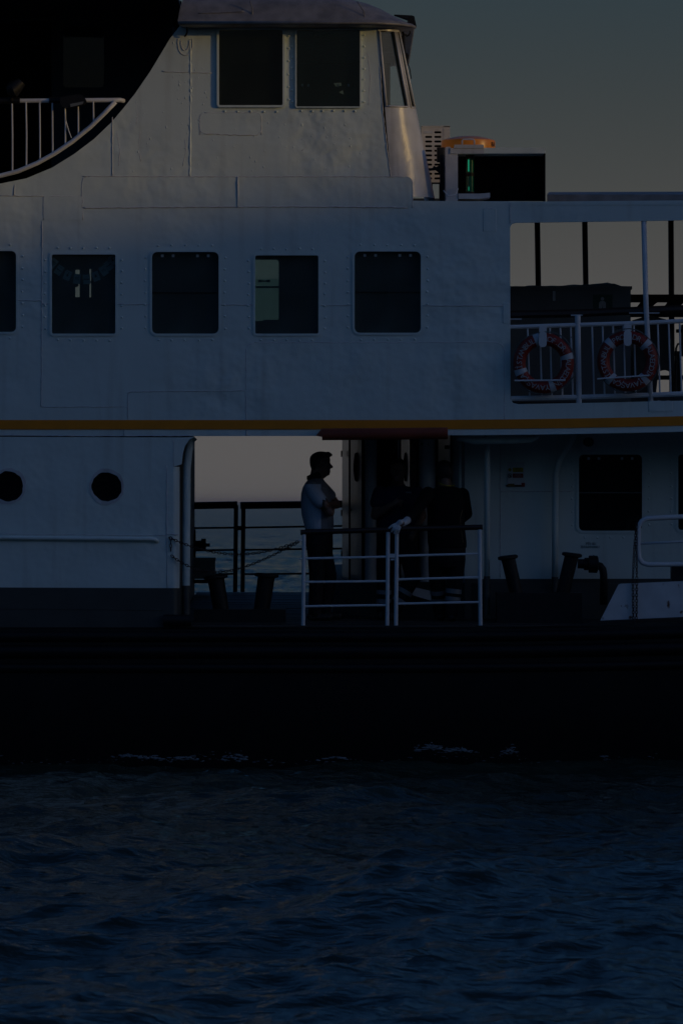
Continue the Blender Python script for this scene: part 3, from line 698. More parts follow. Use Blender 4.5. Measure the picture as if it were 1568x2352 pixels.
# ------------------------------------------------------------ roof deck at the right and what stands on it
slab('roof_deck', X(905), XB, 0.055, BEAM, Z(464), 0.05, WHITE, 0.05)
mk('raised_roof', MB().add([(X(1256, 1), 1, Z(470, 1)), (XB, 1, Z(470, 1)), (XB, 1, Z(446, 1)), (X(1256, 1), 1, Z(446, 1)), (X(1262, 2), 2.2, Z(440.5, 2.2)), (XB, 2.2, Z(436, 2.2)), (XB, 5.8, Z(448, 5.8)), (X(1262, 5.8), 5.8, Z(448, 5.8)), (X(1256, 5.8), 5.8, Z(470, 5.8)), (XB, 5.8, Z(470, 5.8))],
   [(0, 1, 2, 3), (3, 2, 5, 4), (4, 5, 6, 7), (7, 6, 9, 8), (0, 3, 4, 7, 8), (1, 9, 6, 5, 2)]), ROOFG, ferry)
mk('roof_edge', MB().box((X(1160), -.004, Z(470)), (XB, .06, Z(462))), WHITE, side)

# navigation light in its screen box
t = thing('navigation_light_box', 'white box with black inside holding a green navigation light, on the roof', 'navigation light', W(1130, 461, .35))
y0, y1 = .12, .62
mk('back_screen', MB().qbox(1048, 346, 1252, 461, y1, y1 + .03), MATTE, t)
mb = MB(); mb.box((X(1250, y0), y0 + .02, Z(461)), (X(1252.5, y0), y1, Z(350))); mk('end_screen', mb, MATTE, t)
mb = MB(); mb.prism(QP([(1023, 337), (1032, 336), (1051, 352), (1051, 461), (1024, 461)], y0)[::-1], y0, y1); mk('side_post', mb, WHITE_OLD, t)
mb = MB(); mb.box((X(1034), y0 - .01, Z(350.5)), (X(1112), y1 + .03, Z(338))); mk('top_cover', mb, WHITE_OLD, t)
mb = MB(); mb.box((X(1112), y0 - .004, Z(350)), (X(1253), y1 + .03, Z(337))); mk('top_cover', mb, WHITE, t)
mb = MB(); mb.box((X(1044), y0 - .02, Z(338)), (X(1111), y1 - .1, Z(330))); ld = mk('lid', mb, WHITE_OLD, t)
mk('handle', MB().tube([W(1061, 331, .3), W(1061, 322, .3), W(1064, 319, .3), W(1086, 319, .3), W(1089, 322, .3), W(1089, 331, .3)], .008, 6), SILVER, ld, smooth=True)
mk('shelf', MB().prism(QP([(1052, 444), (1101, 444), (1125, 442), (1125, 452), (1102, 456), (1052, 456)], y0)[::-1], y0 - .01, y1 - .1), WHITE_OLD, t)
lampx = X(1079, .35)
lp = mk('lamp_body', MB().tube([(lampx, .35, Z(444, .35)), (lampx, .35, Z(440, .35))], .05, 14).tube([(lampx, .35, Z(404, .35)), (lampx, .35, Z(396, .35))], .046, 14).tube([(lampx, .35, Z(363, .35)), (lampx, .35, Z(352, .35))], .046, 14), BLACKM, t, smooth='auto')
for a, b in ((440, 404), (396, 363)): mk('lens', MB().tube([(lampx, .35, Z(a, .35)), (lampx, .35, Z(b, .35))], .041, 16), GREEN, lp, smooth='auto')
GLINT = bpy.data.materials.new('green_glint'); GLINT.use_nodes = True; gb = GLINT.node_tree.nodes['Principled BSDF']; gb.inputs['Base Color'].default_value = (0, .1, .06, 1); gb.inputs['Emission Color'].default_value = (.02, 1, .55, 1); gb.inputs['Emission Strength'].default_value = .16  # glowing strips stand in for the sun's glint on the green lens
mk('lens_glint', MB().tube([(lampx - .016, .305, Z(393, .31)), (lampx - .016, .305, Z(366, .31))], .006, 6), GLINT, lp)
mk('lens_glint', MB().tube([(lampx - .014, .305, Z(437, .31)), (lampx - .014, .305, Z(428, .31))], .003, 6), GLINT, lp)
mk('cable', MB().tube([W(1018, 437, .1), W(1030, 450, .08), W(1046, 446, .08), W(1052, 432, .08)], .006, 5), WHITE_TUBE, t, smooth=True)
# cased condenser unit
t = thing('air_conditioner_unit', 'pale cased air-conditioner unit with two columns of slots beside the wheelhouse front', 'air conditioner', W(1000, 461, 2.6))
yA = 2.5; body = MB()
slots = []
for r_ in range(11):
    for c0, c1 in ((976, 992), (997, 1013)):
        if r_ == 0 and c0 < 990: continue
        py = 300 + r_ * 10.6; slots.append(rrect(X(c0, yA), Z(py + 5.5, yA), X(c1, yA), Z(py + .5, yA), 2.4 / S, 3))
plate(body, [(X(969, yA), Z(418, yA)), (X(1018, yA), Z(418, yA)), (X(1018, yA), Z(291, yA)), (X(969, yA), Z(291, yA))], slots, yA, yA + .012)
bd = mk('grille', body, ACM, t)
mk('casing', MB().box((X(969, yA), yA + .06, Z(418, yA)), (X(1017, yA), yA + .36, Z(290, yA))), MATTE, t)
mb = MB(); mb.box((X(1018, yA), yA - .004, Z(418, yA)), (X(1033, yA), yA + .36, Z(289, yA))); mb.box((X(967.5, yA), yA - .004, Z(418, yA)), (X(969, yA), yA + .36, Z(289, yA))); mb.box((X(967.5, yA), yA - .004, Z(291, yA)), (X(1033, yA), yA + .36, Z(288, yA))); mk('casing', mb, ACM, t)
mk('name_plate', MB().qbox(974, 300, 993, 306, yA - .004, yA), SILVER, t)
for px in (985, 1008): mk('leg', MB().qbox(px, 418, px + 8, 462, yA + .05, yA + .1), BLACKM, t)
# orange canister
t = thing('liferaft_canister', 'round glossy orange liferaft canister behind the navigation light box', 'liferaft', W(1075, 461, 1.9))
cx, cy = X(1075, 1.9), 1.9; rad = X(1137, 1.9) - cx; mb = MB()
rings = [(461, .7), (420, .98), (340, 1.0), (325, 1.0), (322, .985), (319, .85), (316, .66), (313, .42), (312, .2), (311.6, .02)]
mb.loft([((cx, cy, Z(py, cy)), (rad * q, 0, 0), (0, rad * q, 0)) for py, q in rings], 40); mk('shell', mb, ORANGE, t, smooth='auto')
a0 = R(-35); mbt = MB()
for k, ch in enumerate('BA'):
    a_ = R(-30 + k * 9); mbt2 = text_mb(ch, .07, (0, 0, 0), None, .001)
    Mx = Matrix.Translation((cx + (rad + .003) * math.cos(a_), cy + (rad + .003) * math.sin(a_), Z(333, cy))) @ Matrix.Rotation(a_ + math.pi / 2, 4, 'Z')
    mbt.add([Mx @ Vector(v) for v in mbt2.v], mbt2.f)
mk('lettering', mbt, INK, t)
t = thing('mast_foot', 'dark pole with clamped elbow struts beside the air-conditioner unit', 'pole', W(1014, 461, .8))
mk('pole', MB().tube([W(1016, 461, .8), W(1016, 380, .8), W(1014, 345, .8)], .03, 8), BLACKM, t, smooth='auto')
mk('clamp', MB().tube([W(1012, 372, .8), W(1012, 338, .8)], .045, 8), BLACKM, t, smooth='auto')
mk('strut', MB().tube([W(985, 389, .8), W(1000, 387, .8), W(1016, 378, .8)], .014, 6), BLACKM, t); mk('strut', MB().tube([W(995, 382, .8), W(1014, 398, .8)], .014, 6), BLACKM, t)

# ------------------------------------------------------------ open upper deck at the right
for px, b in ((1233, 668), (1342, 663), (1540, 905), (1700, 905)):
    y = 6.5; mk('post', MB().tube([W(px, 480, y), W(px + 3, b, y), W(px + 4, 905, y)], .033, 10), BLACKM, ferry, smooth='auto')
fr_ = mk('far_rail', MB().box((X(1171, 6.5), 6.46, Z(694, 6.5)), (XB + 1, 6.56, Z(676, 6.5))), BLACKM, ferry)
mk('rail_bar', MB().box((X(1171, 6.5), 6.47, Z(728, 6.5)), (XB + 1, 6.54, Z(712, 6.5))), BLACKM, fr_)
mk('rail_bar', MB().box((X(1440, 6.5), 6.47, Z(872, 6.5)), (XB + 1, 6.54, Z(862, 6.5))), BLACKM, fr_)
mk('rail_bar', MB().box((X(1171, 6.5), 6.47, Z(908, 6.5)), (X(1500, 6.5), 6.54, Z(790, 6.5))), BLACKM, fr_)
for px in (1478, 1540):
    mb = MB(); mb.prism(QP([(px - 22, 712), (px - 8, 694), (px + 14, 694), (px + 34, 692), (px + 26, 698), (px + 10, 712), (px + 4, 727), (px - 12, 727)], 6.48)[::-1], 6.42, 6.46); mk('bracket', mb, BLACKM, fr_)
pst = mk('post', MB().tube([W(1478, 506, .03), W(1483, 700, .03), W(1488, 800, .03), W(1494, 926, .03)], .028, 10), WHITE_TUBE, ferry, smooth=True)
hr = mk('hand_rail', MB().tube([W(1172, 722, .14), W(1330, 719, .14), W(1480, 712, .14), W(1568, 709, .14), W(2300, 690, .14)], .042, 8), WOOD, ferry, smooth='auto')
rail = mk('railing', MB().tube([W(1171, 751, .03), W(1327, 746, .03), W(1483, 741, .03), W(1568, 737, .03), W(2300, 712, .03)], .023, 8), WHITE_TUBE, ferry, smooth='auto')
mk('lower_tube', MB().tube([W(1173, 915, .03), W(1327, 912, .03), W(1492, 907, .03), W(1568, 904, .03), W(2300, 880, .03)], .026, 8), WHITE_TUBE, rail, smooth='auto')
mk('post', MB().tube([W(1326, 724, .03), W(1327, 800, .03), W(1329, 928, .03)], .03, 10), WHITE_TUBE, rail, smooth='auto')
mk('post', MB().tube([W(1660, 715, .03), W(1664, 925, .03)], .03, 10), WHITE_TUBE, rail, smooth='auto')
mk('saddle', MB().qbox(1311, 722, 1338, 725, .02, .16), SILVER, rail); mk('saddle', MB().qbox(1445, 717, 1514, 719.5, .02, .16), SILVER, rail); mk('saddle', MB().qbox(1172, 731, 1198, 733.5, .02, .16), SILVER, rail)
for px in (1213, 1241, 1264, 1288, 1312, 1361, 1385, 1409, 1433, 1457, 1512, 1537, 1562, 1587, 1612, 1637):
    mk('baluster', MB().tube([W(px - 2, 747 - sheer(px) * .6, .03), W(px + 3, 912 - sheer(px) * .6, .03)], .0095, 6), WHITE_TUBE, rail, smooth='auto')
# lifebuoys and their holders
def buoy(cx, cy, bands, words, label):
    y = -.085; c = W(cx, cy, y); t = thing('lifebuoy', label, 'lifebuoy', c + Vector((0, 0, -.31)), 'lifebuoys on the upper railing')
    Rm, rr = .248, .064; n1, n2 = 48, 12
    def torus(a0, a1, n1, k, closed):
        v = []; m_ = n1 if closed else n1 + 1
        for i in range(m_):
            a = a0 + (a1 - a0) * i / n1
            for j in range(n2):
                b = 2 * math.pi * j / n2; q = Rm + rr * k * math.cos(b)
                v.append((c.x + q * math.cos(a), c.y + rr * .82 * k * math.sin(b), c.z + q * math.sin(a)))
        f = [(i * n2 + j, ((i + 1) % m_) * n2 + j, ((i + 1) % m_) * n2 + (j + 1) % n2, i * n2 + (j + 1) % n2) for i in range(n1) for j in range(n2)]
        return MB().add(v, f)
    mk('ring', torus(0, 2 * math.pi, n1, 1, True), BUOYRED, t, smooth=True)
    for b_ in bands: mk('reflective_band', torus(R(b_ - 6), R(b_ + 6), 4, 1.03, False), SILVER, t, smooth=True)
    mb = MB()
    for s_, a0, a1 in words:
        for i, ch in enumerate(s_):
            a = R(a0 + (a1 - a0) * (i + .5) / len(s_))
            g = text_mb(ch, .078, (c.x + Rm * math.cos(a), c.y - rr * .82 - .001, c.z + Rm * math.sin(a)), -(a - math.pi / 2), .003); mb.add(g.v, g.f)
    mk('lettering', mb, LETTER, t)
    rope = MB(); q = Rm + rr
    for k, b_ in enumerate(bands):
        pts = []
        for i in range(9):
            a = R(b_ + 90 * i / 8); e = .004 + .018 * math.sin(math.pi * i / 8) ** 2 * (1 if k % 2 else .5)
            pts.append((c.x + (q + e) * math.cos(a), c.y, c.z + (q + e) * math.sin(a)))
        rope.tube(pts, .006, 5)
    mk('grab_line', rope, LOCKER, t, smooth=True)
buoy(1248, 834, (106, 15, 200, 290), (('İSTANBUL', 194, 112), ('PROF.DR.', 100, 22), ('ALAEDDİN', 9, -64), ('YAVAŞÇA', -76, -154)), 'red lifebuoy at the corner of the upper opening, beside the white wall')
buoy(1441, 829, (135, 42, -47, 226), (('PROF.DR.', 129, 48), ('ALAEDDİN', 36, -42), ('YAVAŞÇA', -53, -128), ('İSTANBUL', 220, 141)), 'red lifebuoy hanging in front of the white post on the upper railing')
for px, py in ((1246, 760), (1441, 757)):
    mk('buoy_strap', MB().qbox(px - 8 if px < 1300 else px - 8, py - 12, px + 9, py + 4, .0, .012), WHITE_TUBE, rail)
    hk = rrect(X(px - 9, -.15), Z(py + 37, -.15), X(px + 9, -.15), Z(py + 1, -.15), .035); mk('buoy_strap', MB().prism(hk[::-1], -.155, -.146), WHITE_TUBE, rail)
for a, b, c_, d in ((1181, 874, 1298, 873), (1371, 870, 1490, 862)):
    mk('buoy_rest', MB().tube([W(a, b, -.15), W(c_, d, -.15)], .0085, 6), WHITE_TUBE, rail)
    for q in (.2, .8): mk('buoy_rest_arm', MB().tube([W(a + (c_ - a) * q, b, -.15), W(a + (c_ - a) * q, b, .03)], .008, 6), WHITE_TUBE, rail)
# locker on the upper deck
t = thing('deck_locker', 'grey deck locker under a crumpled tarpaulin behind the upper railing', 'locker', W(1310, 905, 2.0)); yl = 2.0
zb = Z(930) + .035 * yl
mk('cabinet', MB().box((X(1120, yl), yl, zb), (X(1448, yl), yl + 1.1, Z(662, yl))), LOCKER, t)
mk('lid', MB().box((X(1118, yl), yl - .02, Z(664, yl)), (X(1451, yl), yl + 1.12, Z(657, yl))), LOCKER, t)
mb = MB(); vs_ = []; nn = 24
for i in range(nn + 1):
    u = i / nn; px = 1122 + 318 * u; hgt = 2 + 8 * u + (4 * math.exp(-((u - .83) / .13) ** 2)) + 1.2 * math.sin(u * 23)
    if u > .9: hgt *= max(.12, (1 - u) / .1)
    for k, (yy, q) in enumerate(((0, 0.1), (.25, .75), (.6, 1.0), (1.1, .6))): vs_.append((X(px, yl), yl + yy + .02 * math.sin(u * 31 + k), Z(657.5, yl) + hgt / S * q + .004 * math.sin(u * 40 + 2 * k)))
mb.add(vs_, [(i * 4 + k, (i + 1) * 4 + k, (i + 1) * 4 + k + 1, i * 4 + k + 1) for i in range(nn) for k in range(3)]); mk('tarpaulin', mb, TARP, t, smooth=True)
mk('hasp', MB().qbox(1269, 668, 1275, 690, yl - .03, yl), SILVER, t)
pg = mk('sign_plate', MB().qbox(1361, 676, 1406, 722, yl - .008, yl), pmat('dull_green_sign', (0.02, 0.07, 0.05), 0.6), t)
mb = MB(); mb.ball(W(1383, 686, yl - .01), .02, .003, .02, 8); mb.prism(QP([(1375, 715), (1375, 695), (1379, 691), (1387, 691), (1391, 695), (1391, 715), (1385, 715), (1383, 700), (1381, 715)], yl - .01)[::-1], yl - .012, yl - .008); mk('pictogram', mb, LETTER, pg)
mk('lettering', text_mb('ADEDİ', .062, W(1459 - 30, 771 - 20, yl - .004), None, .002), INK, t)
t = thing('covered_stack', 'dark covered stack of deck gear behind the second lifebuoy, against the sky', 'cover', W(1520, 905, 4.0)); yl = 4.0
mb = MB(); mb.prism(QP([(1452, 905), (1452, 735), (1492, 723), (1528, 733), (1540, 755), (1547, 800), (1549, 850), (1536, 846), (1524, 848), (1512, 850), (1506, 905)], yl)[::-1], yl, yl + .8); mk('cover', mb, TARP, t)
mk('frame', MB().tube([W(1550, 905, yl), W(1552, 800, yl), W(1556, 790, yl), W(1570, 788, yl), W(1640, 785, yl)], .012, 6), BLACKM, t, smooth='auto')
t = thing('deck_chair', 'dark deck chair at the right edge behind the upper railing', 'chair', W(1600, 905, 4.6)); yl = 4.6
mk('seat', MB().qbox(1550, 806, 1680, 816, yl, yl + .5), WOOD, t); mk('backrest', MB().qbox(1566, 745, 1576, 806, yl, yl + .5), BLACKM, t)
mk('backrest_bar', MB().tube([W(1552, 760, yl), W(1700, 752, yl)], .02, 6), BLACKM, t)
for px in (1556, 1660): mk('leg', MB().qbox(px, 816, px + 8, 905, yl, yl + .5), BLACKM, t)

# ------------------------------------------------------------ lower deck: vestibule, doors, recessed wall
zc = lambda y: Z(985) + .035 * y - .03      # ceiling height over the lower deck
def yv(sx): return 1.95 - (sx - 1368) / (1935 - 1368) * 0.72
PZ = lambda y: deck_z(y) + .375
plat = mk('platform', MB().add([(*p, z_) for z_ in (0, 1) for p in ()] or
   [(X(1368 / K, 2.0) - .1, 1.85, deck_z(1.85)), (X(1600 / K, 1.55), 1.55, deck_z(1.55)), (X(1935 / K, 1.2), 1.2, deck_z(1.2)), (XB, 1.2, deck_z(1.2)), (XB, BEAM, deck_z(BEAM)), (X(1368 / K, 2.5) - .1, 5.5, deck_z(5.5)),
    (X(1368 / K, 2.0) - .1, 1.85, PZ(1.85)), (X(1600 / K, 1.55), 1.55, PZ(1.55)), (X(1935 / K, 1.2), 1.2, PZ(1.2)), (XB, 1.2, PZ(1.2)), (XB, BEAM, PZ(BEAM)), (X(1368 / K, 2.5) - .1, 5.5, PZ(5.5))],
   [(6, 7, 8, 9, 10, 11)] + [(i, (i + 1) % 6, (i + 1) % 6 + 6, i + 6) for i in range(6)]), GREY_BAND, ferry)
def panel(name, sx0, sx1, dy0, dy1, mat, top=None, bot=None, parent=ferry, thick=.04):
    ya, yb = yv(sx0) + dy0, yv(sx1) + dy1; xa, xb = X(sx0 / K, ya), X(sx1 / K, yb)
    mb = MB(); v = []
    for o_ in (0, thick):
        for x, y in ((xa, ya), (xb, yb)):
            v += [(x, y + o_, (bot if bot is not None else PZ(y))), (x, y + o_, (top if top is not None else zc(y)))]
    mb.add(v, [(0, 2, 3, 1), (4, 5, 7, 6), (0, 1, 5, 4), (2, 6, 7, 3), (1, 3, 7, 5), (0, 4, 6, 2)])
    return mk(name, mb, mat, parent)
def colm(sx0, sx1):
    panel('pillar', sx0, sx1, .5, 0, INNERW, thick=.12)
    y = yv((sx0 + sx1) / 2); r = (X(sx1 / K, y) - X(sx0 / K, y)) * .5; x = X((sx0 + sx1) / 2 / K, y)
    return r
def round_col(sx0, sx1, mat=INNERW):
    y = yv((sx0 + sx1) / 2); r = (X(sx1 / K, y) - X(sx0 / K, y)) / 2; x = X((sx0 + sx1) / 2 / K, y)
    return mk('pillar', MB().tube([(x, y + r * .2, PZ(y) - .15), (x, y + r * .2, zc(y) + .05)], r, 18), mat, ferry, smooth='auto')
colm(1368, 1394)
for yy in (1815, 2052, 2214): mk('hinge', MB().qbox(1363 / K, (yy - 12) / K, 1369 / K, (yy + 12) / K, 2.2, 2.24), BLACKM, ferry)
panel('door_jamb', 1394, 1402, .03, .03, BLACKM); panel('door_jamb', 1446, 1458, .05, .02, BLACKM)
def planked_door(sx0, sx1, dy0, dy1, oval=True, n=6, handle=False):
    d = panel('door', sx0, sx1, dy0 + .012, dy1 + .012, INNERW)
    ya, yb = yv(sx0) + dy0, yv(sx1) + dy1
    for k in range(n):
        u0, u1 = (k + .08) / n, (k + .92) / n; q = lambda u: (sx0 + (sx1 - sx0) * u, ya + (yb - ya) * u)
        (s0, y0_), (s1, y1_) = q(u0), q(u1)
        mb = MB(); v = []
        for o_ in (-.008, .012):
            for s_, y_ in ((s0, y0_), (s1, y1_)): v += [(X(s_ / K, y_), y_ + o_, PZ(y_) + .08), (X(s_ / K, y_), y_ + o_, zc(y_) - .12)]
        mb.add(v, [(0, 2, 3, 1), (4, 5, 7, 6), (0, 1, 5, 4), (2, 6, 7, 3), (1, 3, 7, 5), (0, 4, 6, 2)]); mk('plank', mb, INNERW, d)
    if oval:
        sm = (sx0 + sx1) / 2; ym = (ya + yb) / 2 - .02; c = WS(sm, 1868, ym); a = (X(sx1 / K, ym) - X(sx0 / K, ym)) * .25; b = .155
        mk('porthole', MB().prism([(c.x + a * math.cos(t_), c.z + b * math.sin(t_)) for t_ in [2 * math.pi * k / 24 for k in range(24)]][::-1], ym - .03, ym + .005), MATTE, d)
    if handle:
        c = WS(sx0 + 2, 2040, ya - .03); mk('handle', MB().tube([c + Vector((-.02, 0, 0)), c + Vector((.08, .03, 0))], .012, 6).tube([c + Vector((.012, 0, .09)), c + Vector((.012, 0, -.1))], .012, 6), BLACKM, d)
    return d
planked_door(1402, 1446, .62, .02, handle=True)
round_col(1458, 1507)
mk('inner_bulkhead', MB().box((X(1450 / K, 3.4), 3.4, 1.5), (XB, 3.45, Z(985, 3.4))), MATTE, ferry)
panel('door_jamb', 1590, 1597, 0, 0, INNERW); panel('door_jamb', 1597, 1604, .03, .03, BLACKM)
planked_door(1604, 1638, .5, .0); planked_door(1640, 1662, .32, .05, oval=False, n=3)
panel('door_jamb', 1662, 1675, .05, .02, BLACKM); round_col(1675, 1742)
mk('lock', MB().tube([WS(1684, 1775, 1.48), WS(1715, 1778, 1.46)], .016, 6), BLACKM, ferry)
panel('door_jamb', 1742, 1752, .03, .03, BLACKM); planked_door(1752, 1800, .4, .0, oval=False)
mk('door_closer', MB().qbox(1778 / K, 1781 / K, 1797 / K, 1796 / K, 1.34, 1.38), BLACKM, ferry)
panel('door_jamb', 1800, 1808, .0, 0, BLACKM); panel('vestibule_wall', 1808, 1858, .05, .02, INNERW)
mk('pipe', MB().tube([WS(1839, 1760, 1.28), WS(1839, 2330, 1.28)], .017, 8), WHITE, ferry, smooth='auto')
mb = MB().prism(QP([(1599 / K, 2336 / K), (1747 / K, 2370 / K), (1747 / K, 2411 / K), (1599 / K, 2366 / K)], 1.4)[::-1], 1.4, 1.44); mk('coaming', mb, INNERW, ferry)
# recessed white wall with window
YW = 1.25
wo = [(1858 / K, 985), (XR, 985), (XR, 1328), (1858 / K, 1330)]
WW = [(1328, 1043, 1475, 1220, 12), (1556, 1043, 1700, 1218, 8)]
rec = mk('recessed_wall', plate(MB(), QP(wo, YW), [rrect(X(a, YW), Z(d, YW), X(c, YW), Z(b, YW), r / S) for a, b, c, d, r in WW], YW, YW + .05), WHITE, ferry)
mk('painted_band', plate(MB(), QP([(1858 / K, 1330), (XR, 1328), (XR, 1440), (1858 / K, 1440)], YW), [], YW + .003, YW + .05), GREY_BAND, ferry)
for i, (a, b, c, d, r) in enumerate(WW): window(a, b, c, d, r, YW, rim=5, gap=15, step=27, bar=(i == 0), recess=.04, glass=GLASS_DARK, barm=LOCKER)
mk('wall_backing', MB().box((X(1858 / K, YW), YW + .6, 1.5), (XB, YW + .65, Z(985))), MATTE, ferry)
def sseam(pts): return seam(rec, pts, YW - .002, .005)
sseam([(2002 / K, 1740 / K), (2000 / K, 2310 / K)]); sseam([(2002 / K, 1966 / K), (2210 / K, 1966 / K)]); sseam([(2240 / K, 1966 / K), (2290 / K, 1966 / K)])
mk('pipe', MB().tube([WS(1949, 1740, .62), WS(1948, 1760, .62), WS(1947, 2305, .62)], .03, 12), WHITE, ferry, smooth=True)
mk('pipe', MB().tube([WS(1947, 2305, .62), WS(1947, 2460, .62)], .033, 12), GREY_BAND, ferry, smooth='auto')
mk('pipe', MB().tube([WS(2300, 1715, 1.12), WS(2285, 1760, 1.12), WS(2255, 1810, 1.12), WS(2232, 1850, 1.12), WS(2222, 1900, 1.12), WS(2220, 2048, 1.12), WS(2219, 2308, 1.12)], .034, 12), WHITE, ferry, smooth=True)
mk('pipe', MB().tube([WS(2219, 2308, 1.12), WS(2218, 2420, 1.12)], .036, 12), GREY_BAND, ferry, smooth='auto')
mk('pipe', MB().tube([WS(1830, 1752, .25), WS(1900, 1764, .25), WS(2050, 1762, .25), WS(2125, 1757, .25), WS(2145, 1745, .25), WS(2150, 1728, .25)], .034, 10), WHITE, ferry, smooth=True)
mb = MB().tube([WS(2353, 1775, 1.25), WS(2353, 1775, 1.1)], .095, 16); dl = mk('deck_lamp', mb, INNERW, ferry, smooth='auto')
mk('lamp_glass', MB().ball(WS(2353, 1768, 1.07), .06, .05, .05), GLASS_DARK, dl, smooth=True)
# warning notice
t = thing('warning_notice', 'small white notice with a yellow and a red panel on the recessed wall', 'sign', W(1184, 1119, YW - .01)); ys = YW - .012
mk('sheet', MB().qbox(1164.5, 1061, 1203.5, 1116, ys, ys + .01), pmat('notice_white', (.7, .71, .72), .5), t)
mk('yellow_panel', MB().prism(rrect(X(1177, ys), Z(1084, ys), X(1201, ys), Z(1074, ys), .006)[::-1], ys - .003, ys), SIGNY, t)
mk('red_panel', MB().prism(rrect(X(1177, ys), Z(1097.5, ys), X(1201, ys), Z(1087.5, ys), .006)[::-1], ys - .003, ys), SIGNR, t)
c = W(1170.5, 1079, ys); d_ = .022; mk('warning_diamond', MB().prism([(c.x - d_, c.z), (c.x, c.z - d_), (c.x + d_, c.z), (c.x, c.z + d_)], ys - .003, ys), SIGNY, t)
mk('lettering', text_mb('!', .04, W(1170.5, 1079, ys - .004), None, .0005), INK, t)
c = W(1170.5, 1092.5, ys - .002); ringm = MB().tube([(c.x + .02 * math.cos(a), c.y, c.z + .02 * math.sin(a)) for a in [2 * math.pi * k / 16 for k in range(16)]], .0035, 5, closed=True); ringm.tube([(c.x - .014, c.y, c.z + .014), (c.x + .014, c.y, c.z - .014)], .003, 5); mk('prohibition_ring', ringm, INK, t)
mk('hand_symbol', MB().ball((c.x + .002, c.y, c.z - .002), .009, .002, .012, 8), INK, t)
mb = MB()
for k, s_ in enumerate(('DİKKAT', 'HALAT', 'MAHALLİ')): g = text_mb(s_, .0155, W(1189, 1076 + k * 3.1, ys - .004), None, .0004); mb.add(g.v, g.f)
mk('lettering', mb, INK, t); mb = MB()
for k, s_ in enumerate(('GİRMEK', 'TEHLİKELİ', 'VE YASAKTIR')): g = text_mb(s_, .0155, W(1189, 1089.4 + k * 3.1, ys - .004), None, .0004); mb.add(g.v, g.f)
mk('lettering', mb, LETTER, t)
mk('bottom_strip', MB().qbox(1162, 1113.5, 1205, 1118, ys - .006, ys - .002), pmat('strip_brown', (.05, .03, .02), .6), t)
mk('bottom_strip', MB().qbox(1166, 1111, 1181, 1117.5, ys - .009, ys - .006), pmat('strip_ochre', (.2, .13, .03), .6), t); mk('bottom_strip', MB().qbox(1197, 1109, 1205, 1118, ys - .01, ys - .006), SIGNR, t)
mk('lettering', text_mb('PİS SU', .038, WS(2363, 2176, YW - .003), None, .0015).add(*(lambda g: (g.v, g.f))(text_mb('İSTASYONU', .036, WS(2359, 2189, YW - .003), None, .0015))), INK, rec)
# waste water valve
t = thing('pipe_valve', 'dark capped pipe valve below the stencilled letters on the recessed wall', 'valve', WS(2410, 2420, 1.0))
mk('valve_body', MB().tube([WS(2310, 2255, 1.0), WS(2335, 2256, 1.0), WS(2336, 2256, 1.0), WS(2356, 2257, 1.0)], [.05, .05, .065, .065], 12), BLACKM, t, smooth='auto')
mk('cap', MB().tube([WS(2352, 2257, 1.0), WS(2354, 2257, 1.0), WS(2388, 2258, 1.0), WS(2394, 2258, 1.0)], [.05, .09, .09, .05], 16), BLACKM, t, smooth='auto')
mk('lever', MB().tube([WS(2370, 2225, .98), WS(2392, 2236, .98)], .014, 6), BLACKM, t)
mk('elbow_pipe', MB().tube([WS(2388, 2262, 1.0), WS(2400, 2265, 1.0), WS(2410, 2278, 1.0), WS(2414, 2300, 1.0), WS(2414, 2420, 1.0)], .04, 12), BLACKM, t, smooth=True)

# bollards on their base blocks
def bollard(pts, cap, y, lab):
    (ax, ay), (bx, by) = pts; r = cap * .7 / S / 2
    t = thing('mooring_bollard', lab, 'bollard', W(bx, by, y), 'mooring bollards')
    mk('barrel', MB().tube([W(bx, by, y), W(ax, ay, y)], [r * .92, r], 18), BLACKM, t, smooth='auto')
    a, b = W(ax, ay, y), W(bx, by, y); up = (a - b).normalized(); h = Vector((0, 0, 1)).lerp(up, .5).normalized()
    mk('cap', MB().tube([a - h * .02, a - h * .01, a + h * .014, a + h * .024], [r * 1.05, cap / S / 2, cap / S / 2, cap / S / 2 * .8], 20), BLACKM, t, smooth='auto')
bollard(((1166, 1281), (1186, 1366)), 47, .55, 'left black mooring bollard of the pair below the warning notice')
bollard(((1313, 1275), (1291, 1366)), 47, .55, 'black mooring bollard leaning right, beside the pipe valve')
bollard(((495, 1326), (509, 1408)), 57, .8, 'black mooring bollard next to the white stanchion, under the chains')
bollard(((612, 1322), (600, 1408)), 57, .8, 'black mooring bollard left of the man with folded arms')
mk('bollard_base', MB().qbox(1141, 1362, 1336, 1442, .35, .8), BLACKM, ferry); mk('bollard_base', MB().qbox(445, 1400, 655, 1442, .5, 1.1), BLACKM, ferry)

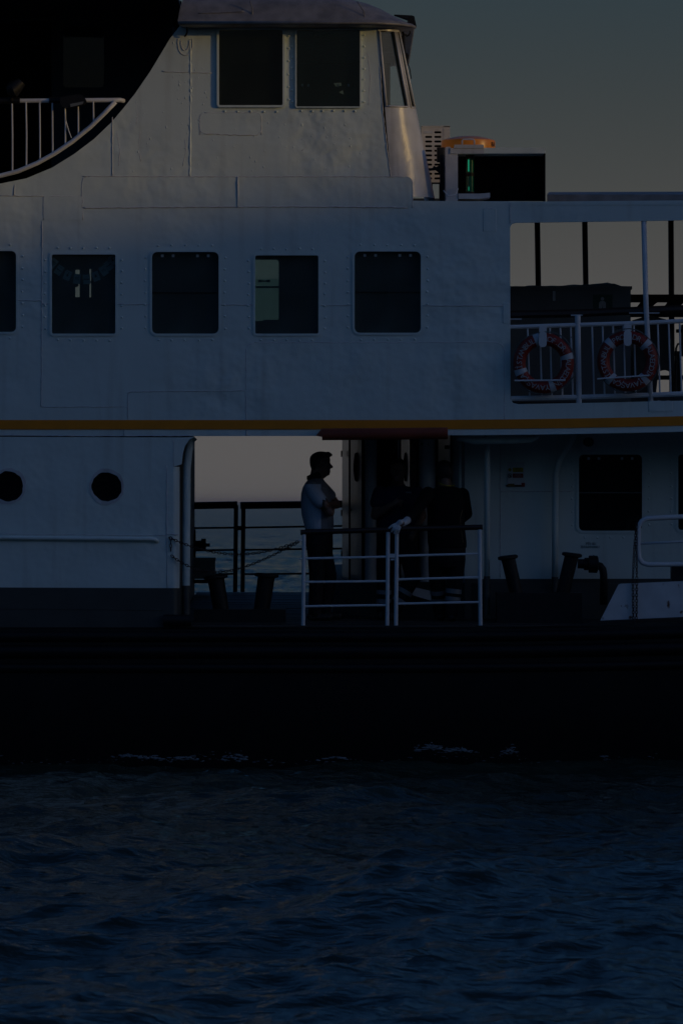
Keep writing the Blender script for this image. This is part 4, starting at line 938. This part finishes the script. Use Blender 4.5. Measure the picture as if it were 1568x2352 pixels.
# gates at the deck edge
def gate(x0, x1, tops, rails, wood, name='gate', y=.05, mat=WHITE_TUBE, wmat=WOOD, rp=.021, rr=.0125, bottom=1437, wr=.028):
    g = mk(name, MB().tube([W(wood[0], wood[2], y), W(wood[1], wood[3], y)], wr, 10), wmat, ferry, smooth='auto')
    for px in (x0, x1): mk('post', MB().tube([W(px + (2 if px < 1000 else -2), tops, y), W(px, bottom, y)], rp, 10), mat, g, smooth='auto')
    for a, b in rails: mk('rail_bar', MB().tube([W(x0, a, y), W(x1, b, y)], rr, 8), mat, g, smooth='auto')
    return g
g1 = gate(696, 889, 1222, ((1283, 1279), (1337, 1335), (1393, 1390)), (690, 909, 1223, 1216))
g2 = gate(909, 1103, 1216, ((1277, 1272), (1331, 1326), (1387, 1383)), (902, 1108, 1215, 1211))
mk('latch', MB().qbox(891, 1272, 907, 1281, .035, .06), WHITE_TUBE, g1); mk('latch', MB().qbox(897, 1283, 905, 1287, .035, .06), WHITE_TUBE, g1)
for px, py in ((688, 1241), (690, 1283)): mk('hook', MB().tube([W(px + 8, py, .05), W(px, py, .03), W(px - 3, py + 2, .03)], .006, 5), WHITE_TUBE, g1)
yr = 6.6
gate(350, 540, 1160, ((1214, 1212), (1266, 1263), (1323, 1318)), (330, 545, 1163.5, 1159.5), 'far_gate', yr, BLACKM, BLACKM, .026, .012, 1360, .042)
gate(557, 790, 1160, ((1212, 1208), (1263, 1260), (1319, 1317)), (552, 840, 1161, 1157), 'far_gate', yr, BLACKM, BLACKM, .026, .012, 1360, .042)
mk('latch', MB().qbox(540, 1208, 557, 1218, yr - .02, yr + .02), BLACKM, ferry)
# box and lamp fitting on the far rail
t = thing('rail_box', 'small white box fixed to the far railing behind the bollards', 'box', W(464, 1305, 6.3))
mk('case', MB().qbox(442, 1287, 494, 1330, 6.2, 6.5), INNERW, t); mk('lid', MB().add(*(lambda m_: (m_.v, m_.f))(MB().qbox(437, 1281, 495, 1288, 6.16, 6.52))), WHITE, t); mk('shelf', MB().qbox(425, 1332, 480, 1340, 6.2, 6.5), BLACKM, t)
t = thing('round_fitting', 'round flanged fitting on the far railing beside the white stanchion', 'fitting', W(446, 1276, 6.4))
mk('flange', MB().tube([W(438, 1252, 6.4), W(449, 1252, 6.4)], .17, 18), INNERW, t, smooth='auto'); mk('rim', MB().tube([W(446, 1252, 6.4), W(449, 1252, 6.4)], .178, 18), BLACKM, t, smooth='auto')
mk('motor', MB().tube([W(449, 1252, 6.4), W(462, 1251, 6.4)], .05, 10).tube([W(462, 1251, 6.4), W(473, 1251, 6.4)], .07, 10).tube([W(473, 1252, 6.4), W(482, 1252, 6.4)], .02, 8), BLACKM, t, smooth='auto')

# chains
def link_mesh():
    mb = MB(); p = []
    for k in range(10):
        a = 2 * math.pi * k / 10; p.append((.0205 * math.cos(a) * (1 if abs(math.cos(a)) > .4 else 1), 0, .0115 * math.sin(a)))
    mb.tube(p, .0042, 5, closed=True); me = bpy.data.meshes.new('link'); me.from_pydata(mb.v, [], mb.f); me.update(); me.materials.append(CHAIN)
    for q in me.polygons: q.use_smooth = True
    return me
LINK = link_mesh()
def chain(label, strands, at):
    t = thing('chain', label, 'chain', at)
    for pts in strands:
        P = [Vector(p) for p in pts]; cum = [0]
        for a, b in zip(P[:-1], P[1:]): cum.append(cum[-1] + (b - a).length)
        n = int(cum[-1] / .029); i = 0
        for k in range(n + 1):
            d = cum[-1] * k / n
            while i < len(P) - 2 and cum[i + 1] < d: i += 1
            u = (d - cum[i]) / max(1e-6, cum[i + 1] - cum[i]); p = P[i].lerp(P[i + 1], u); tv = (P[i + 1] - P[i]).normalized()
            o = bpy.data.objects.new('link', LINK); C.objects.link(o); o.parent = t; o.location = p - wl(t)
            o.rotation_euler = (tv.to_track_quat('X', 'Z').to_matrix() @ Matrix.Rotation(R(90 * (k % 2) + random.uniform(-18, 18)), 3, 'X')).to_euler()
def sag(a, b, low, skew=.5, n=24, y0=-.02, y1=.05):
    pts = []
    for i in range(n + 1):
        u = i / n; base = a[1] + (b[1] - a[1]) * u; s_ = 4 * u * (1 - u); s_ = s_ * (1 + (skew - .5) * (1 - 2 * u))
        pts.append(W(a[0] + (b[0] - a[0]) * u, base + low * s_, y0 + (y1 - y0) * u))
    return pts
chain('upper rusty chain across the deck opening, sagging shallowly to the white gate', [sag((392, 1236), (688, 1242), 34), [W(392, 1237, -.02), W(392, 1262, -.02)]], W(540, 1274, 0))
chain('lower rusty chain across the deck opening, sagging deeper below the other', [sag((396, 1278), (683, 1247), 46, .9)], W(520, 1310, 0))
chain('doubled rusty chain hanging straight down in front of the white ramp plate', [[W(1461, 1204, -.03), W(1456, 1260, -.04), W(1453, 1330, -.05), W(1454, 1426, -.06)], [W(1462, 1204, -.03), W(1461, 1260, -.04), W(1462, 1330, -.05), W(1461, 1426, -.06)]], W(1457, 1426, -.05))

# boarding ramp plate and its tube rail
mb = MB().prism(QP([(1378, 1425.5), (1420, 1343), (1425, 1341), (1568, 1335), (1900, 1325), (1900, 1408), (1568, 1417)])[::-1], -.02, .03)
mk('ramp_plate', mb, pmat('rusty_white_ramp', (.70, .71, .73), .5, var=.12, vscale=5, bump=.4, bscale=40, rust=.5, rscale=9), ferry)
gr = mk('boarding_rail', MB().tube([W(1900, 1176, .08), W(1568, 1187, .08), W(1500, 1190, .08), W(1484, 1191, .08), W(1473, 1197, .08), W(1466, 1210, .08), W(1465, 1260, .08), W(1467, 1282, .08), W(1475, 1293, .08), W(1488, 1297, .08), W(1568, 1296, .08), W(1900, 1290, .08)], .026, 10), WHITE_TUBE, ferry, smooth=True)
mk('rail_bar', MB().tube([W(1468, 1249, .08), W(1568, 1244, .08), W(1900, 1235, .08)], .013, 8), WHITE_TUBE, gr, smooth=True)
mk('hinge_block', MB().qbox(1542, 1302, 1640, 1334, .06, .3), BLACKM, ferry)
t = tag(mk('rolled_awning', MB().tube([W(738, 1003, -.09), W(739, 997.5, -.09), W(880, 996.5, -.09), W(1027, 995, -.09), W(1028, 995, -.09)], [.06, .061, .061, .061, .05], 14), REDROLL, None, smooth='auto'), 'long dark red canvas roll fixed below the yellow stripe above the gates', 'awning')

# paper bunting inside the second window
t = thing('paper_bunting', 'string of small paper flags sagging inside the second cabin window', 'bunting', W(190, 660, .15)); yb = .14
FL = [(122, 604, 40), (136, 620, 35), (155, 632, 22), (177, 640, 7), (199, 641, -2), (220, 634, -20), (238, 621, -33), (250, 609, -37), (259, 597, -28)]
mk('string', MB().tube([W(112, 590, yb), W(125, 601, yb), W(145, 618, yb), W(165, 628, yb), W(188, 632, yb), W(210, 628, yb), W(230, 615, yb), W(255, 594, yb), W(270, 580, yb)], .002, 4), INK, t)
for k, (px, py, a) in enumerate(FL):
    c = W(px, py, yb); ca, sa = math.cos(R(-a)), math.sin(R(-a)); w2, h2 = .036, .05
    tr = lambda u, v: (c.x + u * ca - v * sa, c.z + u * sa + v * ca)
    f_ = mk('flag', MB().prism([tr(-w2, -h2), tr(w2, -h2), tr(w2, h2), tr(-w2, h2)][::-1], yb, yb + .002), PAPER, t)
    if k % 3 == 2: mk('printed_drop', MB().prism([tr(.012 * math.cos(q), .012 * math.sin(q) + (.022 if i == 3 else 0)) for i, q in enumerate([2 * math.pi * j / 12 for j in range(12)])][::-1], yb - .002, yb), INK, f_)
    elif k % 3 == 0: mk('lettering', text_mb('95', .045, (c.x, yb - .002, c.z), R(a), .0005), INK, f_)
    else: mk('printed_line', MB().prism([tr(-.03, -.004), tr(.03, -.004), tr(.03, .004), tr(-.03, .004)][::-1], yb - .002, yb), INK, f_)

# ------------------------------------------------------------ people
def head(origin, fwd, up=(0, 0, 1), k=1.0, hair_front=False, nape=False):
    f = Vector(fwd).normalized(); u = Vector(up).normalized(); l = u.cross(f).normalized(); u = f.cross(l).normalized(); o = Vector(origin)
    T = lambda x, y, z: o + (f * x + l * y + u * z) * k
    prof = [(-.03, .035, -.045, .045), (0, .07, -.03, .03), (.012, .094, -.04, .04), (.03, .096, -.055, .052), (.042, .098, -.062, .057), (.052, .100, -.066, .06), (.062, .097, -.07, .063), (.085, .095, -.082, .069), (.11, .091, -.09, .073),
            (.128, .087, -.095, .075), (.145, .096, -.098, .077), (.175, .094, -.097, .077), (.20, .082, -.088, .070), (.22, .05, -.06, .05), (.231, .01, -.01, .012)]
    mb = MB(); mb.loft([(T((a + b) / 2, 0, z), (f * ((a - b) / 2)) * k, (l * w) * k) for z, a, b, w in prof], 24)
    mb.capsule(T(.083, 0, .132), T(.113, 0, .092), .009 * k, .014 * k, 10)      # nose
    mb.capsule(T(.095, 0, .084), T(.112, 0, .088), .012 * k, .011 * k, 8)
    mb.capsule(T(.092, -.02, .053), T(.092, .02, .053), .0085 * k, .0085 * k, 8); mb.capsule(T(.09, -.018, .041), T(.09, .018, .041), .009 * k, .009 * k, 8)
    for s_ in (-1, 1):
        mb.capsule(T(-.012, s_ * .077, .12), T(-.004, s_ * .076, .085), .015 * k, .010 * k, 8)
        mb.capsule(T(.083, s_ * .02, .147), T(.078, s_ * .05, .148), .009 * k, .007 * k, 8)   # brow
    hb = MB(); hp = [(.055, -.035, -.085, .056), (.085, -.02, -.102, .076), (.11, -.012, -.108, .081), (.14, .022, -.112, .085), (.165, .055, -.112, .086), (.19, .093 if hair_front else .085, -.106, .082), (.215, .095 if hair_front else .075, -.088, .067), (.236, .07 if hair_front else .045, -.05, .042), (.244, .03, -.02, .02)]
    if nape: hp = [(.0, -.03, -.062, .05), (.03, -.03, -.075, .056)] + hp
    hb.loft([(T((a + b) / 2, 0, z), (f * ((a - b) / 2)) * k, (l * w) * k) for z, a, b, w in hp], 24)
    if hair_front: hb.capsule(T(.07, .0, .222), T(.098, 0, .212), .024 * k, .017 * k, 10)
    eb = [MB().ball(T(.083, s_ * .033, .128), .011 * k, .011 * k, .008 * k, 8) for s_ in (-1, 1)]
    return mb, hb, eb
def ring(sx0, sx1, sy, y, ry): 
    a, b = WS(sx0, sy, y), WS(sx1, sy, y); return ((a + b) / 2, ((b.x - a.x) / 2, 0, 0), (0, ry, 0))
def shoe(mb, heel, toe, r=.043):
    h, t_ = Vector(heel), Vector(toe); mb.capsule(h, t_, r, r * .92); m_ = h.lerp(t_, .2); mb.capsule(m_, m_ + Vector((0, 0, .06)), r, r * .95)
def sole(y, lift=0.0): return deck_z(y) + lift
def fingers(mb, knuckles, tips, r=.0092):
    for a, m_, b in zip(knuckles, [(Vector(a).lerp(Vector(b), .5) + Vector((0, -.012, .006))) for a, b in zip(knuckles, tips)], tips):
        mb.capsule(a, m_, r, r * .95, 8); mb.capsule(m_, b, r * .95, r * .8, 8)

# man with folded arms, seen from his right side
t = thing('person', 'man in pale polo shirt and dark trousers standing in profile with folded arms', 'person', (X(1280 / K, 1), 1.0, deck_z(1.0)), 'crew members on the lower deck')
hm, hb, eb = head(WS(1281, 1903, 1.0), (1, -.05, -.03), hair_front=True, k=1.04)
b = MB(); b.add(hm.v, hm.f); b.capsule(WS(1268, 1880, 1), WS(1262, 1925, 1), .062, .07)
b.loft([ring(1225, 1300, 1925, 1, .12), ring(1215, 1318, 1960, 1, .17), ring(1212, 1322, 2020, 1, .15), ring(1222, 1326, 2110, 1, .145), ring(1228, 1325, 2190, 1, .16)])
sh_r, el_r = WS(1243, 1955, .83), WS(1320, 2049, .77); b.capsule(sh_r, el_r, .055, .047); b.capsule(el_r, WS(1326, 2035, 1.08), .046, .034)
sh_l, el_l = WS(1288, 1950, 1.17), WS(1345, 2018, 1.13); b.capsule(sh_l, el_l, .05, .047); wr = WS(1313, 2022, .80); b.capsule(el_l, wr, .045, .031)
b.capsule(wr, WS(1304, 2018, .735), .03, .032)
fingers(b, [WS(1306, 2008 + 8 * i, .715) for i in range(4)], [WS(1287 + i, 2000 + 9 * i, .725) for i in range(4)]); b.capsule(WS(1310, 2006, .73), WS(1303, 1994, .745), .011, .009, 8)
b.capsule(WS(1326, 2035, 1.08), WS(1330, 2018, 1.15), .03, .028); fingers(b, [WS(1330 + 3 * i, 2018 - 3 * i, 1.16) for i in range(4)], [WS(1334 + 4 * i, 2000 - 3 * i, 1.2) for i in range(4)])
for hx, kx, ax, y_ in ((1262, 1266, 1258, .89), (1292, 1316, 1300, 1.11)):
    b.capsule(WS(hx, 2180, y_), WS(kx, 2300, y_), .08, .06); b.capsule(WS(kx, 2300, y_), WS(ax, 2445, y_), .055, .04); b.capsule(WS(ax, 2455, y_), WS(ax + 35, 2466, y_), .035, .03)
remeshed('body', b, SKIN, t, .0065, 3)
for e in eb: mk('eye', e, INK, t, smooth=True)
remeshed('hair', hb, HAIR, t, .006, 2)
s = MB(); s.loft([ring(1236, 1292, 1914, 1, .085), ring(1222, 1303, 1930, 1, .155), ring(1210, 1315, 1950, 1, .195), ring(1204, 1321, 1975, 1, .2), ring(1202, 1327, 2016, 1, .185), ring(1206, 1334, 2060, 1, .18), ring(1215, 1335, 2095, 1, .178), ring(1220, 1333, 2118, 1, .178)])
s.capsule(WS(1243, 1952, .84), WS(1268, 1988, .80), .078, .082); s.capsule(WS(1268, 1988, .80), WS(1280, 2003, .785), .082, .076)
s.capsule(WS(1285, 1950, 1.16), WS(1318, 1983, 1.14), .074, .068)
SHIRT = pmat('pale_polo_cotton', (.50, .56, .66), .8, var=.1, vscale=6, dent=1.0, dscale=8, spec=.2)
nt = SHIRT.node_tree; nd = nt.nodes; bs = nd['Principled BSDF']; src = bs.inputs['Base Color'].links[0].from_socket
tcx = nd.new('ShaderNodeTexCoord'); sp = nd.new('ShaderNodeSeparateXYZ'); nt.links.new(tcx.outputs['Object'], sp.inputs[0])
m1 = nd.new('ShaderNodeMath'); m1.operation = 'GREATER_THAN'; nt.links.new(sp.outputs[0], m1.inputs[0]); m1.inputs[1].default_value = WS(1284, 2000, 1).x
m2 = nd.new('ShaderNodeMath'); m2.operation = 'GREATER_THAN'; nt.links.new(sp.outputs[2], m2.inputs[0]); m2.inputs[1].default_value = WS(1284, 1937, 1).z
m3 = nd.new('ShaderNodeMath'); m3.operation = 'GREATER_THAN'; nt.links.new(sp.outputs[1], m3.inputs[0]); m3.inputs[1].default_value = .80
m4 = nd.new('ShaderNodeMath'); m4.operation = 'MULTIPLY'; nt.links.new(m1.outputs[0], m4.inputs[0]); nt.links.new(m3.outputs[0], m4.inputs[1])
m5 = nd.new('ShaderNodeMath'); m5.operation = 'MAXIMUM'; nt.links.new(m4.outputs[0], m5.inputs[0]); nt.links.new(m2.outputs[0], m5.inputs[1])
mx = nd.new('ShaderNodeMix'); mx.data_type = 'RGBA'; nt.links.new(m5.outputs[0], mx.inputs['Factor']); nt.links.new(src, mx.inputs[6]); mx.inputs[7].default_value = (.17, .18, .2, 1); nt.links.new(mx.outputs[2], bs.inputs['Base Color'])
remeshed('polo_shirt', s, SHIRT, t, .007, 4)
cl = MB(); cl.loft([((WS(1258, 1916, 1)), (.083, 0, .012), (0, .088, 0)), (WS(1257, 1900, 1), (.08, 0, .02), (0, .085, 0)), (WS(1253, 1893, 1), (.07, 0, .03), (0, .078, 0))], 20); remeshed('collar', cl, TROUSER, t, .006, 2)
tr = MB(); tr.loft([ring(1221, 1331, 2108, 1, .172), ring(1220, 1331, 2140, 1, .18), ring(1221, 1332, 2180, 1, .19), ring(1236, 1330, 2215, 1, .18)])
for hx, kx, ax, y_, r1 in ((1266, 1268, 1259, .89, .105), (1288, 1314, 1299, 1.11, .1)):
    tr.capsule(WS(hx, 2185, y_), WS(kx, 2300, y_), r1, .085); tr.capsule(WS(kx, 2300, y_), WS(ax, 2440, y_), .085, .068); tr.capsule(WS(ax, 2440, y_), WS(ax, 2452, y_), .068, .066)
remeshed('trousers', tr, TROUSER, t, .008, 4)
for hx, y_ in ((1254, .89), (1294, 1.11)):
    m_ = MB(); z_ = sole(y_) + .043; x_ = WS(hx, 2460, y_).x; shoe(m_, (x_ - .03, y_, z_), (x_ + .16, y_ - .02, z_ - .005)); remeshed('shoe', m_, RUBBER, t, .007, 2)

# man in navy shirt facing the camera
y0 = 1.2
t = thing('person', 'man in navy polo shirt facing out, one hand raised to his chest', 'person', (X(1585 / K, y0), y0, deck_z(y0)), 'crew members on the lower deck')
hm, hb, eb = head(WS(1590, 1930, y0 - .02), (-.12, -1, -.02), (.05, 0, 1), k=1.03)
b = MB(); b.add(hm.v, hm.f); b.capsule(WS(1591, 1905, y0 + .02), WS(1590, 1955, y0 + .03), .062, .07)
b.loft([ring(1535, 1650, 1958, y0, .08), ring(1515, 1668, 1990, y0, .1), ring(1518, 1660, 2080, y0, .1), ring(1522, 1655, 2150, y0, .11), ring(1520, 1660, 2210, y0, .12)])
el = WS(1500, 2062, y0 - .1); b.capsule(WS(1520, 1970, y0), el, .055, .047); wr = WS(1570, 2018, y0 - .27); b.capsule(el, wr, .047, .031); b.capsule(wr, WS(1586, 2010, y0 - .29), .031, .033)
fingers(b, [WS(1588, 2003 + 6 * i, y0 - .29) for i in range(4)], [WS(1612 - 3 * i, 2003 + 8 * i, y0 - .27) for i in range(4)]); b.capsule(WS(1578, 2004, y0 - .3), WS(1590, 1992, y0 - .3), .011, .009, 8)
el = WS(1688, 2065, y0 + .05); b.capsule(WS(1664, 1970, y0), el, .055, .047); wr = WS(1660, 2120, y0 - .1); b.capsule(el, wr, .046, .031); b.capsule(wr, WS(1652, 2132, y0 - .12), .03, .03)
fingers(b, [WS(1644 + 4 * i, 2136 + 3 * i, y0 - .13) for i in range(4)], [WS(1634 + 5 * i, 2152 + 4 * i, y0 - .12) for i in range(4)])
LEG2 = ((1545, 1538, 1532, y0, y0 - .02, y0), (1632, 1652, 1572, y0, y0 - .2, y0 - .22))
for hx, kx, ax, ya, yk, yb_ in LEG2:
    b.capsule(WS(hx, 2200, ya), WS(kx, 2310, yk), .08, .06); b.capsule(WS(kx, 2310, yk), WS(ax, 2445, yb_), .055, .04)
remeshed('body', b, SKIN, t, .0065, 3)
for e in eb: mk('eye', e, INK, t, smooth=True)
remeshed('hair', hb, HAIR, t, .006, 2)
s = MB(); s.loft([ring(1556, 1626, 1944, y0, .075), ring(1530, 1655, 1952, y0, .095), ring(1510, 1676, 1966, y0, .115), ring(1505, 1680, 1995, y0, .13), ring(1508, 1674, 2040, y0, .135), ring(1508, 1668, 2090, y0, .14), ring(1506, 1668, 2135, y0, .14)])
s.capsule(WS(1520, 1972, y0), WS(1507, 2010, y0 - .06), .078, .074); s.capsule(WS(1666, 1972, y0), WS(1684, 2012, y0 + .02), .078, .074); remeshed('polo_shirt', s, NAVY, t, .007, 4)
cl = MB(); cl.loft([(WS(1590, 1950, y0 + .02), (.085, 0, 0), (0, .085, -.01)), (WS(1590, 1938, y0 + .02), (.078, 0, 0), (0, .078, .02))], 20); remeshed('collar', cl, NAVY, t, .006, 2)
BANDM = pmat('grey_reflective_tape', (.2, .21, .22), .5)
mk('chest_emblem', MB().prism(QP([(1622 / K, 1966 / K), (1646 / K, 1968 / K), (1646 / K, 1974 / K), (1622 / K, 1972 / K)], y0 - .142)[::-1], y0 - .144, y0 - .136), BANDM, t)
tr = MB(); tr.loft([ring(1508, 1667, 2125, y0, .135), ring(1508, 1668, 2160, y0, .14), ring(1510, 1670, 2200, y0, .14), ring(1525, 1660, 2230, y0, .13)])
bands = []
for hx, kx, ax, ya, yk, yb_ in LEG2:
    tr.capsule(WS(hx, 2205, ya), WS(kx, 2310, yk), .105, .085); a_, c_ = WS(kx, 2310, yk), WS(ax, 2448, yb_); tr.capsule(a_, c_, .085, .07)
    for u in (.42, .68): bands.append((a_.lerp(c_, u), (c_ - a_).normalized(), .085 + (.07 - .085) * u))
remeshed('work_trousers', tr, TROUSER, t, .008, 4)
BANDM = pmat('grey_reflective_tape', (.2, .21, .22), .5)
for c_, d_, r_ in bands: mk('reflective_band', MB().tube([c_ - d_ * .022, c_ + d_ * .022], r_ + .004, 20, cap=False), BANDM, t, smooth=True)
for (hx, kx, ax, ya, yk, yb_) in LEG2:
    m_ = MB(); z_ = sole(yb_) + .043; x_ = WS(ax, 2460, yb_).x; shoe(m_, (x_, yb_ + .03, z_), (x_ - .03, yb_ - .16, z_ - .005)); remeshed('shoe', m_, RUBBER, t, .007, 2)

# man in black seen from behind, gloved hand on the gate rail
y0 = .72
t = thing('person', 'man in black seen from behind, resting a white-gloved hand on the gate rail', 'person', (X(1790 / K, y0), y0, deck_z(y0)), 'crew members on the lower deck')
hm, hb, eb = head(WS(1777, 1936, y0 + .03), (.05, 1, -.12), (-.02, 0, 1), k=1.02, nape=True)
b = MB(); b.add(hm.v, hm.f); b.capsule(WS(1778, 1915, y0 + .01), WS(1784, 1960, y0), .062, .075)
b.loft([ring(1730, 1840, 1962, y0, .08), ring(1715, 1855, 1995, y0, .1), ring(1718, 1852, 2090, y0, .1), ring(1722, 1855, 2170, y0, .11), ring(1720, 1858, 2240, y0, .12)])
L1, L2, L3 = WS(1712, 1975, y0 - .02), WS(1672, 2034, .46), WS(1626, 2084, .12)
b.capsule(L1, L2, .055, .046); b.capsule(L2, L3, .045, .03); b.capsule(L3, WS(1600, 2098, .03), .03, .03)
R1, R2, R3 = WS(1850, 1978, y0), WS(1866, 2055, y0 + .05), WS(1838, 2085, y0 + .27)
b.capsule(R1, R2, .052, .045); b.capsule(R2, R3, .044, .03); b.capsule(R3, R3 + Vector((-.04, .05, .02)), .03, .032); fingers(b, [R3 + Vector((-.05 - .01 * i, .08, .03 - .018 * i)) for i in range(4)], [R3 + Vector((-.09, .12, .04 - .018 * i)) for i in range(4)])
LEG3 = ((1752, 1748, 1760, y0, y0 + .1, y0 + .22), (1822, 1818, 1804, y0, y0 + .02, y0 + .02))
for hx, kx, ax, ya, yk, yb_ in LEG3: b.capsule(WS(hx, 2230, ya), WS(kx, 2320, yk), .08, .06); b.capsule(WS(kx, 2320, yk), WS(ax, 2450, yb_), .055, .04)
remeshed('body', b, SKIN, t, .0065, 3)
for e in eb: mk('eye', e, INK, t, smooth=True)
remeshed('hair', hb, HAIR, t, .006, 2)
s = MB(); s.loft([ring(1752, 1816, 1946, y0, .075), ring(1735, 1838, 1953, y0, .095), ring(1712, 1858, 1968, y0, .12), ring(1704, 1862, 2000, y0, .135), ring(1708, 1858, 2060, y0, .14), ring(1708, 1860, 2120, y0, .145), ring(1710, 1866, 2170, y0, .15), ring(1714, 1866, 2192, y0, .15)])
s.capsule(L1, L1.lerp(L2, .6), .075, .068); s.capsule(L1.lerp(L2, .5), L2, .068, .058); s.capsule(L2, L2.lerp(L3, .9), .058, .044); s.capsule(R1, R2, .07, .06); s.capsule(R2, R2.lerp(R3, .7), .06, .05)
remeshed('shirt', s, BLACKC, t, .007, 4)
mk('yellow_piping', MB().tube([WS(1753, 1932, y0 - .075), WS(1768, 1938, y0 - .098), WS(1786, 1943, y0 - .105), WS(1805, 1944, y0 - .095), WS(1818, 1941, y0 - .07)], .006, 6), pmat('yellow_piping', (.5, .36, .02), .6), t, smooth=True)
mk('side_cord', MB().tube([WS(1850, 2040, y0 - .13), WS(1840, 2070, y0 - .15), WS(1844, 2120, y0 - .155), WS(1852, 2170, y0 - .155)], .003, 5), pmat('tan_cord', (.2, .13, .05), .7), t)
tr = MB(); tr.loft([ring(1714, 1862, 2180, y0, .14), ring(1713, 1862, 2215, y0, .145), ring(1718, 1860, 2245, y0, .14), ring(1730, 1850, 2270, y0, .12)]); bands = []
for i, (hx, kx, ax, ya, yk, yb_) in enumerate(LEG3):
    tr.capsule(WS(hx, 2235, ya), WS(kx, 2320, yk), .105, .088); a_, c_ = WS(kx, 2320, yk), WS(ax, 2452, yb_); tr.capsule(a_, c_, .088, .07)
    for u in (.34, .58): bands.append((a_.lerp(c_, u), (c_ - a_).normalized(), .088 + (.07 - .088) * u))
remeshed('work_trousers', tr, TROUSER, t, .008, 4)
for c_, d_, r_ in bands: mk('reflective_band', MB().tube([c_ - d_ * .024, c_ + d_ * .024], r_ + .004, 20, cap=False), BANDM, t, smooth=True)
for (hx, kx, ax, ya, yk, yb_) in LEG3:
    m_ = MB(); z_ = sole(yb_) + .043; x_ = WS(ax, 2460, yb_).x; shoe(m_, (x_, yb_ - .03, z_), (x_ + .02, yb_ + .16, z_ - .005)); remeshed('shoe', m_, RUBBER, t, .007, 2)
gv = MB(); gv.capsule(WS(1632, 2078, .16), WS(1622, 2087, .10), .042, .038); gv.capsule(WS(1622, 2087, .10), WS(1598, 2098, .045), .038, .036); gv.capsule(WS(1600, 2090, .02), WS(1585, 2103, .03), .03, .026)
fingers(gv, [WS(1584, 2096, .03), WS(1584, 2102, .01), WS(1590, 2107, 0), WS(1599, 2110, 0)], [WS(1556, 2112, .015), WS(1566, 2126, .005), WS(1577, 2133, .0), WS(1591, 2133, .0)], .014)
gv.capsule(WS(1598, 2090, .09), WS(1578, 2104, .10), .014, .012); remeshed('work_glove', gv, GLOVE, t, .005, 2)

# ------------------------------------------------------------ foam at the waterline
rnd = random.Random(21); mb = MB()
for cx, cy, wd_, hh, n in ((300, 1736, 55, 2, 46), (350, 1740, 40, 3, 50), (430, 1742, 60, 4, 40), (540, 1738, 45, 7, 46), (770, 1739, 34, 1.5, 44), (795, 1752, 20, 1, 12), (990, 1716, 40, 5, 90), (1050, 1722, 42, 3, 80), (1170, 1725, 22, 6, 40), (1440, 1749, 60, 4, 90), (1390, 1745, 12, 6, 26), (1300, 1752, 26, 2, 14)):
    for _ in range(n):
        u = rnd.gauss(0, .45); px = cx + u * wd_; yy = rnd.uniform(-.5, -.2); rr = rnd.uniform(.003, .010)
        p = W(px, cy + 6 * abs(u) + rnd.gauss(0, .8) * hh, yy); mb.ball(p, rr * rnd.uniform(1, 4), rr, rr * rnd.uniform(.4, .9), 6)
for _ in range(170):
    px = rnd.uniform(-100, 1650); rr = rnd.uniform(.002, .006); mb.ball(W(px, 1745 + 9 * math.sin(px * .011) + rnd.gauss(0, 5), rnd.uniform(-.5, -.25)), rr * rnd.uniform(1, 5), rr, rr * .6, 6)
o = mk('foam', mb, pmat('sea_foam', (.26, .29, .31), .7), None, smooth=True); o['kind'] = 'stuff'; o['label'] = 'broken white foam along the waterline of the ferry'

# ------------------------------------------------------------ haze over the sea
mb = MB().box((-45000, -4000, -1.6), (45000, 45000, 18.6))
hm_ = bpy.data.materials.new('sea_haze'); hm_.use_nodes = True; hn = hm_.node_tree.nodes; hn.remove(hn['Principled BSDF'])
pv = hn.new('ShaderNodeVolumePrincipled'); pv.inputs['Color'].default_value = (0.85, 0.85, 0.86, 1); pv.inputs['Density'].default_value = 4.5e-5
hm_.node_tree.links.new(pv.outputs[0], hn['Material Output'].inputs['Volume'])
hzo = mk('haze', mb, hm_, None); hzo['kind'] = 'stuff'
